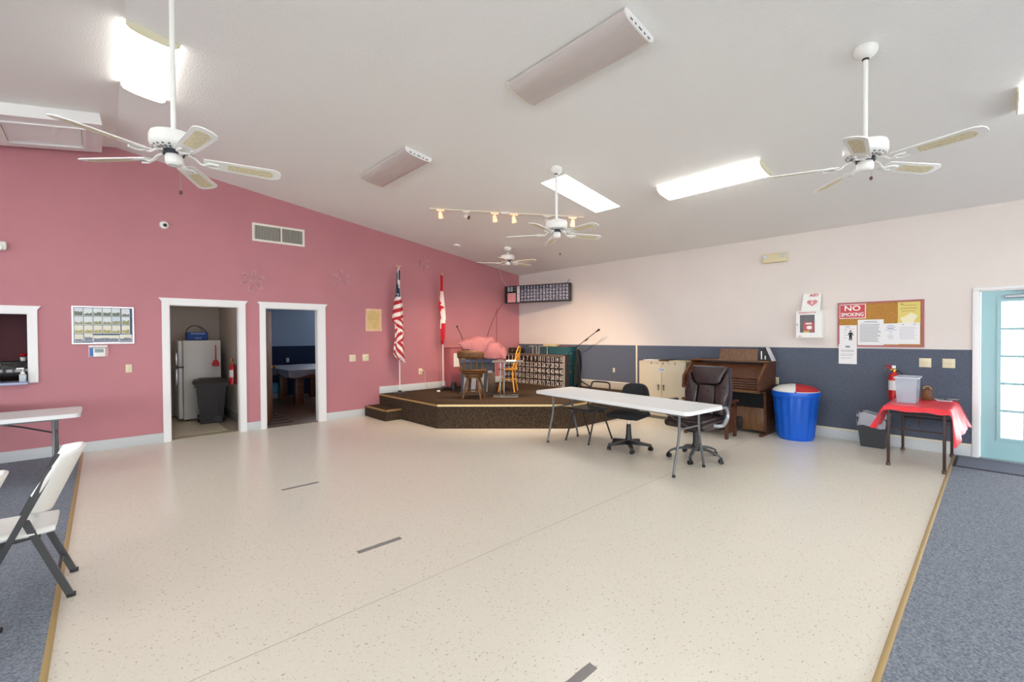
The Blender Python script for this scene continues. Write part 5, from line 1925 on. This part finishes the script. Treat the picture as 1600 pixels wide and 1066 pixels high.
obj('cover', MB().rbox((-.08, -.16, 0), (.08, .16, .018), .004), mat('dark_red', '8A2F38', rough=.6), t)
obj('page_edge', MB().box((-.075, -.155, .005), (.082, .155, .013)), PAPER, t)
t = thing('amplifier', 'black stereo amplifier on top of the number board at left', 'amplifier', (7.45, 7.97, SZ + HB))
obj('case', MB().rbox((-.06, -.2, .008), (.11, .2, .13), .006), BLACK, t)
obj('knob', MB(Matrix.Translation((-.06, .05, .07)) @ Matrix.Rotation(R(-90), 4, 'Y')).lathe([(.02, 0), (.018, .015), (0, .015)], 14), SILVER, t)
obj('front_panel', MB().box((-.063, -.19, .02), (-.06, .19, .12)), mat('amp_face', '2C2826', rough=.4), t)
obj('foot', MB().box((-.04, -.17, 0), (-.02, -.15, .008)).box((-.04, .15, 0), (-.02, .17, .008)).box((.07, -.17, 0), (.09, -.15, .008)).box((.07, .15, 0), (.09, .17, .008)), BLACK, t)
t = thing('wire_stand', 'small silver metal tube stand on the number board top', 'stand', (7.44, 7.17, SZ + HB), CW)
b = MB()
for x0, x1 in ((-.20, -.08), (.0, .26)):
    b.tube([(x0, 0, 0), (x0, 0, .18), (x1, 0, .18), (x1, 0, 0)], .011, n=8)
b.tube([(-.32, 0, .17), (-.20, 0, .18)], .014, n=8)
b.tube([(-.08, 0, .01), (.0, 0, .01)], .008, n=6)
obj('frame', b, mat('dull_silver', 'B9B7B0', rough=.35, metal=.5), t)

# boom microphone stand and bag beside the cabinet
t = thing('microphone_stand', 'black boom microphone stand angled beside the teal cabinet', 'microphone stand', (7.66, 6.12, SZ))
b = MB()
for k in range(3):
    a = R(80 + 120 * k)
    b.tube([(0, 0, .14), (math.cos(a) * .2, math.sin(a) * .2, .012)], .012, n=8)
obj('tripod_leg', b, BLACK, t)
obj('pole', MB().tube([(0, 0, .10), (.0, .12, .88)], .011, n=8), BLACK, t)
obj('boom', MB().tube([(0, .22, .84), (0, .12, .88), (-.03, -.42, 1.20)], .008, n=8).cyl((-.008, -.12, 1.015), (-.012, -.2, 1.065), .015), BLACK, t)
obj('microphone', MB().tube([(-.03, -.42, 1.20), (-.032, -.455, 1.22), (-.035, -.50, 1.245)], [.010, .014, .022], n=12).lathe([(0, -.026), (.018, -.018), (.026, 0), (.018, .018), (0, .026)], 14, (-.035, -.505, 1.248)), BLACK, t)
t = thing('black_bag', 'limp black equipment bag hanging at the teal cabinet end', 'bag', (7.78, 6.31, SZ))


def bagf(i, j):
    a = 2 * PI * i
    z = .02 + .80 * j
    r = .075 * math.sin(min(1, max(.0, 1.02 - j)) * PI * .62 + .25) ** .6 * (1 + .18 * math.sin(3 * a + 4 * j) + .1 * math.sin(7 * a - 3 * j))
    return (1.3 * r * math.cos(a), .75 * r * math.sin(a) + .01 * math.sin(6 * j), z)


obj('body', MB().grid(bagf, 32, 24), BLACKFAB, t, ang=80)
obj('strap', MB().tube(smooth_path([(-.05, 0, .78), (-.03, .0, .85), (.02, .03, .87), (.06, .0, .80)], 5), .01, n=6), mat('strap_olive', '5A7A74', rough=.7), t)

# pink bass cabinet with a sheet of paper
t = thing('speaker_box', 'pink painted box with taped white paper against the pink wall', 'box', (5.60, YP - .26, SZ))
PB2 = mat('dull_pink_panel', 'A95F66', rough=.6)
obj('case', MB().rbox((0, 0, .012), (.50, .24, .88), .008), PB2, t)
obj('top_edge', MB().box((-.004, -.004, .865), (.504, .24, .884)), mat('dark_pink_edge', '8A4A50', rough=.6), t)
obj('taped_paper', MB().box((.07, -.003, .46), (.24, 0, .76)), PAPER, t)
obj('foot', MB().box((.02, .02, 0), (.06, .06, .012)).box((.44, .02, 0), (.48, .06, .012)).box((.02, .19, 0), (.06, .23, .012)).box((.44, .19, 0), (.48, .23, .012)), BLACK, t)
t = thing('floor_lamp_base', 'small black cone shaped stage light on the stage floor', 'stage light', (5.53, 7.86, SZ))
obj('cone', MB().lathe([(.09, 0), (.088, .02), (.055, .13), (.05, .15), (0, .15)], 18, sx=1.0), BLACK, t)
obj('cord', MB().tube(smooth_path([(-.05, -.05, .008), (-.2, -.15, .008), (-.05, -.3, .008), (-.25, -.4, .008)], 6), .006, n=6), BLACK, t)
pts = []
rc = random.Random(5)
for k in range(26):
    a = k * .9
    pts.append((5.24 + .13 * math.cos(a) * (1 + .3 * math.sin(k)) + .004 * k, 7.86 + .07 * math.sin(a), SZ + .012 + .022 * rc.random()))
tag(obj('coiled_cable', MB().tube(smooth_path(pts, 4), .008, n=6), BLACK), 'coiled black cable heaped by the maple leaf flag base', 'cable')
tag(obj('small_adapter', MB().rbox((5.02, 7.70, SZ), (5.08, 7.75, SZ + .03), .006), WPLASTIC), 'tiny white plug adapter on the stage near the coiled cable', 'adapter')

# bingo console under the pink blanket
RZC = -R(YAW)
t = thing('bingo_console', 'dark console with grey front panels under the pink blanket', 'console', (5.52, 6.86, SZ), RZC)
obj('body', MB().box((-.42, -.10, .04), (.22, .42, .62)), mat('dark_console', '2B2F36', rough=.5), t)
obj('plinth', MB().box((-.45, -.13, 0), (.25, .45, .04)), mat('console_plinth', '3A2E26', rough=.6), t)
obj('top_case', MB().prism([(-.44, -.12, .62), (.27, -.12, .62), (.27, .42, .62), (-.44, .42, .62)], (0, 0, .06)).prism([(-.36, .04, .68), (.22, .04, .68), (.20, .26, .68), (-.33, .26, .68)], (0, 0, .24)), mat('console_blue', '2F3C5E', rough=.4), t)
for k in range(4):
    x = -.38 + k * .15
    obj('grey_panel', MB().prism([(x, -.112, .05), (x + .09, -.112, .05), (x + .12, -.112, .46), (x + .035, -.112, .46)], (0, .012, 0)), mat('console_grey', '8B8A92', rough=.5), t)
obj('side_panel', MB().rbox((.10, -.135, .04), (.25, -.10, .42), .01), mat('console_brown', '4A3828', rough=.5), t)
obj('paper_card', MB().box((-.385, -.128, .69), (-.33, -.122, .76)).box((-.32, -.128, .70), (-.27, -.122, .75)), PAPER, t)

bl = thing('blanket', 'pink fleece blanket draped over the console on stage', 'blanket', (5.52, 6.86, SZ + .68), RZC)
BLK = mat('pink_fleece', '96646A', rough=.95, bump=.5, bscale=60, spec=.1)


def lerp_tab(tab, x):
    if x <= tab[0][0]:
        return tab[0][1]
    for (x0, y0), (x1, y1) in zip(tab, tab[1:]):
        if x <= x1:
            f = (x - x0) / (x1 - x0)
            return y0 + (y1 - y0) * (f * f * (3 - 2 * f))
    return tab[-1][1]


def blanket(i, j):
    x = -.46 + .93 * i
    zt_ = lerp_tab([(-.46, .33), (-.30, .375), (-.08, .425), (.12, .40), (.30, .30), (.42, .20), (.47, .10)], x)
    ze = lerp_tab([(-.46, .30), (-.30, .20), (-.06, .012), (.47, .008)], x)
    # folds: a ridge climbing from the lower middle to the upper right
    fold = .035 * math.exp(-((x - (-.02 + .20 * min(1, j / .4))) / .035) ** 2) - .03 * math.exp(-((x - (.06 + .22 * min(1, j / .4))) / .05) ** 2)
    wob = .008 * math.sin(x * 23 + j * 9) + .006 * math.sin(x * 41 - j * 13)
    if j < .4:
        f = j / .4
        y = -.17 + .17 * (1 - math.cos(f * PI / 2)) - fold * math.sin(f * PI) - .02 * math.sin(f * PI)
        z = ze + (zt_ - ze) * math.sin(f * PI / 2)
    elif j < .72:
        f = (j - .4) / .32
        y = .0 + .30 * f
        z = zt_ + .012 * math.sin(f * PI) + fold * (1 - f)
    else:
        f = (j - .72) / .28
        y = .30 + .14 * math.sin(f * PI / 2)
        z = zt_ * (1 - f) + .03 * f
    return (x + wob, y + wob, z + wob * .7)


o = obj('cloth', MB().grid(blanket, 70, 56), BLK, bl, ang=80)
md = o.modifiers.new('fleece', 'SOLIDIFY')
md.thickness = .014
md.offset = 1
obj('fold_line', MB().tube(smooth_path([(-.03, -.185, .02), (.02, -.195, .14), (.09, -.16, .27), (.17, -.10, .345), (.27, -.06, .29), (.40, -.05, .19)], 6), .008, n=8), mat('darker_pink_fold', '8F555B', rough=.95), bl)  # darker pink tube laid along the fold

t = thing('gooseneck_microphone', 'thin black gooseneck microphone rising left of the blanket', 'microphone', (5.60, 7.54, SZ), RZC)
b = MB().tube(smooth_path([(.03, 0, .02), (.02, 0, .6), (.0, 0, .88), (-.07, 0, 1.12), (-.16, 0, 1.32)], 6), .008, n=8)
obj('stem', b, BLACK, t)
obj('base', MB().lathe([(.09, 0), (.09, .012), (.02, .03), (0, .03)], 20, (.03, 0, 0)), BLACK, t)
obj('microphone_head', MB().lathe([(0, -.03), (.016, -.02), (.02, 0), (.016, .02), (0, .028)], 14, (-.165, 0, 1.335)), BLACK, t)

# captain's stool in front
t = thing('swivel_stool', 'brown wooden swivel stool chair with spindle back on the stage', 'chair', (4.97, 6.44, SZ + .006), R(-62))
WS = mat('worn_oak', '7A5226', rough=.45, var=.2, color2='5A3818', vscale=6, stretch=(6, 6, 1))
obj('seat', MB().lathe([(0, .455), (.20, .455), (.225, .47), (.23, .49), (.215, .505), (.1, .498), (0, .495)], 30), WS, t)
obj('swivel_ring', MB().lathe([(.165, .40), (.17, .41), (.17, .445), (.16, .455), (0, .455)], 26), WOODM, t)
obj('ring_base', MB().lathe([(0, .375), (.16, .375), (.165, .40), (0, .40)], 26), WS, t)
for k in range(4):
    a = R(45 + 90 * k + 10)
    obj('leg', MB().tube([(math.cos(a) * .12, math.sin(a) * .12, .385), (math.cos(a) * .185, math.sin(a) * .185, .18), (math.cos(a) * .235, math.sin(a) * .235, 0)], [.02, .023, .015], n=10), WS, t)
b = MB()
for k in range(4):
    a0, a1 = R(45 + 90 * k + 10), R(135 + 90 * k + 10)
    r_ = .20
    b.tube([(math.cos(a0) * r_, math.sin(a0) * r_, .13), (math.cos(a1) * r_, math.sin(a1) * r_, .13)], .011, n=8)
obj('footrest_ring', b, WS, t)
# arm rail round the back and crest rail
arc = [(.26 * math.cos(R(a)), .26 * math.sin(R(a)), .535) for a in range(170, 371, 12)]
arc = [(.245 * math.cos(R(a)), .235 * math.sin(R(a)) - .0, .52) for a in range(185, 356, 10)]
obj('seat_rail', MB().tube(arc, .02, n=8, flat=.8), WS, t)
for k, a in enumerate((205, 230, 255, 285, 310, 335)):
    p = (.225 * math.cos(R(a)), .225 * math.sin(R(a)), .50)
    q = (.25 * math.cos(R(a)), .25 * math.sin(R(a)) - .035, .76)
    obj('spindle', MB().tube([p, ((p[0] + q[0]) / 2, (p[1] + q[1]) / 2, .62), q], [.010, .014, .009], n=8), WS, t)
b = MB()
n = 14


def crest(i, j):
    a = R(198 + 144 * i)
    z = .735 + (.115 + .03 * math.sin(i * PI)) * j
    r_ = .262
    return (r_ * math.cos(a) * 1.02, r_ * math.sin(a) - .035 - .03 * j, z)


o = obj('crest_rail', MB().grid(crest, 20, 3), WOODM, t, ang=60)
md = o.modifiers.new('board', 'SOLIDIFY')
md.thickness = .024
md.offset = 0

# tray table on a metal foot
t = thing('tray_table', 'grey adjustable tray table on chrome foot bars on stage', 'table', (5.49, 6.10, SZ), RZC)
obj('tabletop', MB().rbox((-.28, -.19, .65), (.30, .19, .675), .008), mat('grey_laminate', '6B6663', rough=.45), t)
obj('foot_bar', MB().tube([(-.26, -.10, .02), (.20, -.10, .02)], .014, n=8).tube([(-.26, .14, .02), (.20, .14, .02)], .014, n=8).tube([(-.1, -.1, .02), (-.1, .14, .02)], .014, n=8), mat('dull_chrome', '9A9690', rough=.35, metal=.7), t)
for x in (-.135, -.065):
    obj('post', MB().tube([(x, 0, .02), (x + .01, 0, .65)], .012, n=10), CHROME, t)
tag(obj('bingo_sheets', MB(Matrix.Translation((5.49, 6.10, SZ + .676)) @ Matrix.Rotation(RZC, 4, 'Z')).box((-.02, -.17, 0), (.16, .06, .012)), PAPER), 'thin stack of white sheets on the grey tray table', 'papers')

# honey bentwood chair
t = thing('bentwood_chair', 'honey coloured bentwood chair partly hidden behind the tray table', 'chair', (6.10, 6.76, SZ + .003), R(35))
obj('seat', MB().lathe([(0, .44), (.19, .44), (.20, .455), (.19, .465), (0, .46)], 28), WOODY, t)
for k, a in enumerate((45, 135, 225, 315)):
    ca, sa = math.cos(R(a)), math.sin(R(a))
    obj('leg', MB().tube([(ca * .16, sa * .16, .445), (ca * .19, sa * .19, .2), (ca * .235, sa * .235, 0)], [.017, .016, .013], n=10), WOODY, t)
obj('leg_ring', MB().tube([(.165 * math.cos(R(a)), .165 * math.sin(R(a)), .25) for a in range(0, 360, 15)], .009, n=8, closed=True), WOODY, t)
hoop = smooth_path([(-.16, -.12, .45), (-.17, -.17, .6), (-.165, -.21, .78), (-.11, -.235, .88), (0, -.245, .915), (.11, -.235, .88), (.165, -.21, .78), (.17, -.17, .6), (.16, -.12, .45)], 5)
obj('back_hoop', MB().tube(hoop, .014, n=10), WOODY, t)
hoop2 = smooth_path([(-.09, -.15, .45), (-.09, -.19, .65), (0, -.225, .78), (.09, -.19, .65), (.09, -.15, .45)], 5)
obj('inner_hoop', MB().tube(hoop2, .010, n=8), WOODY, t)
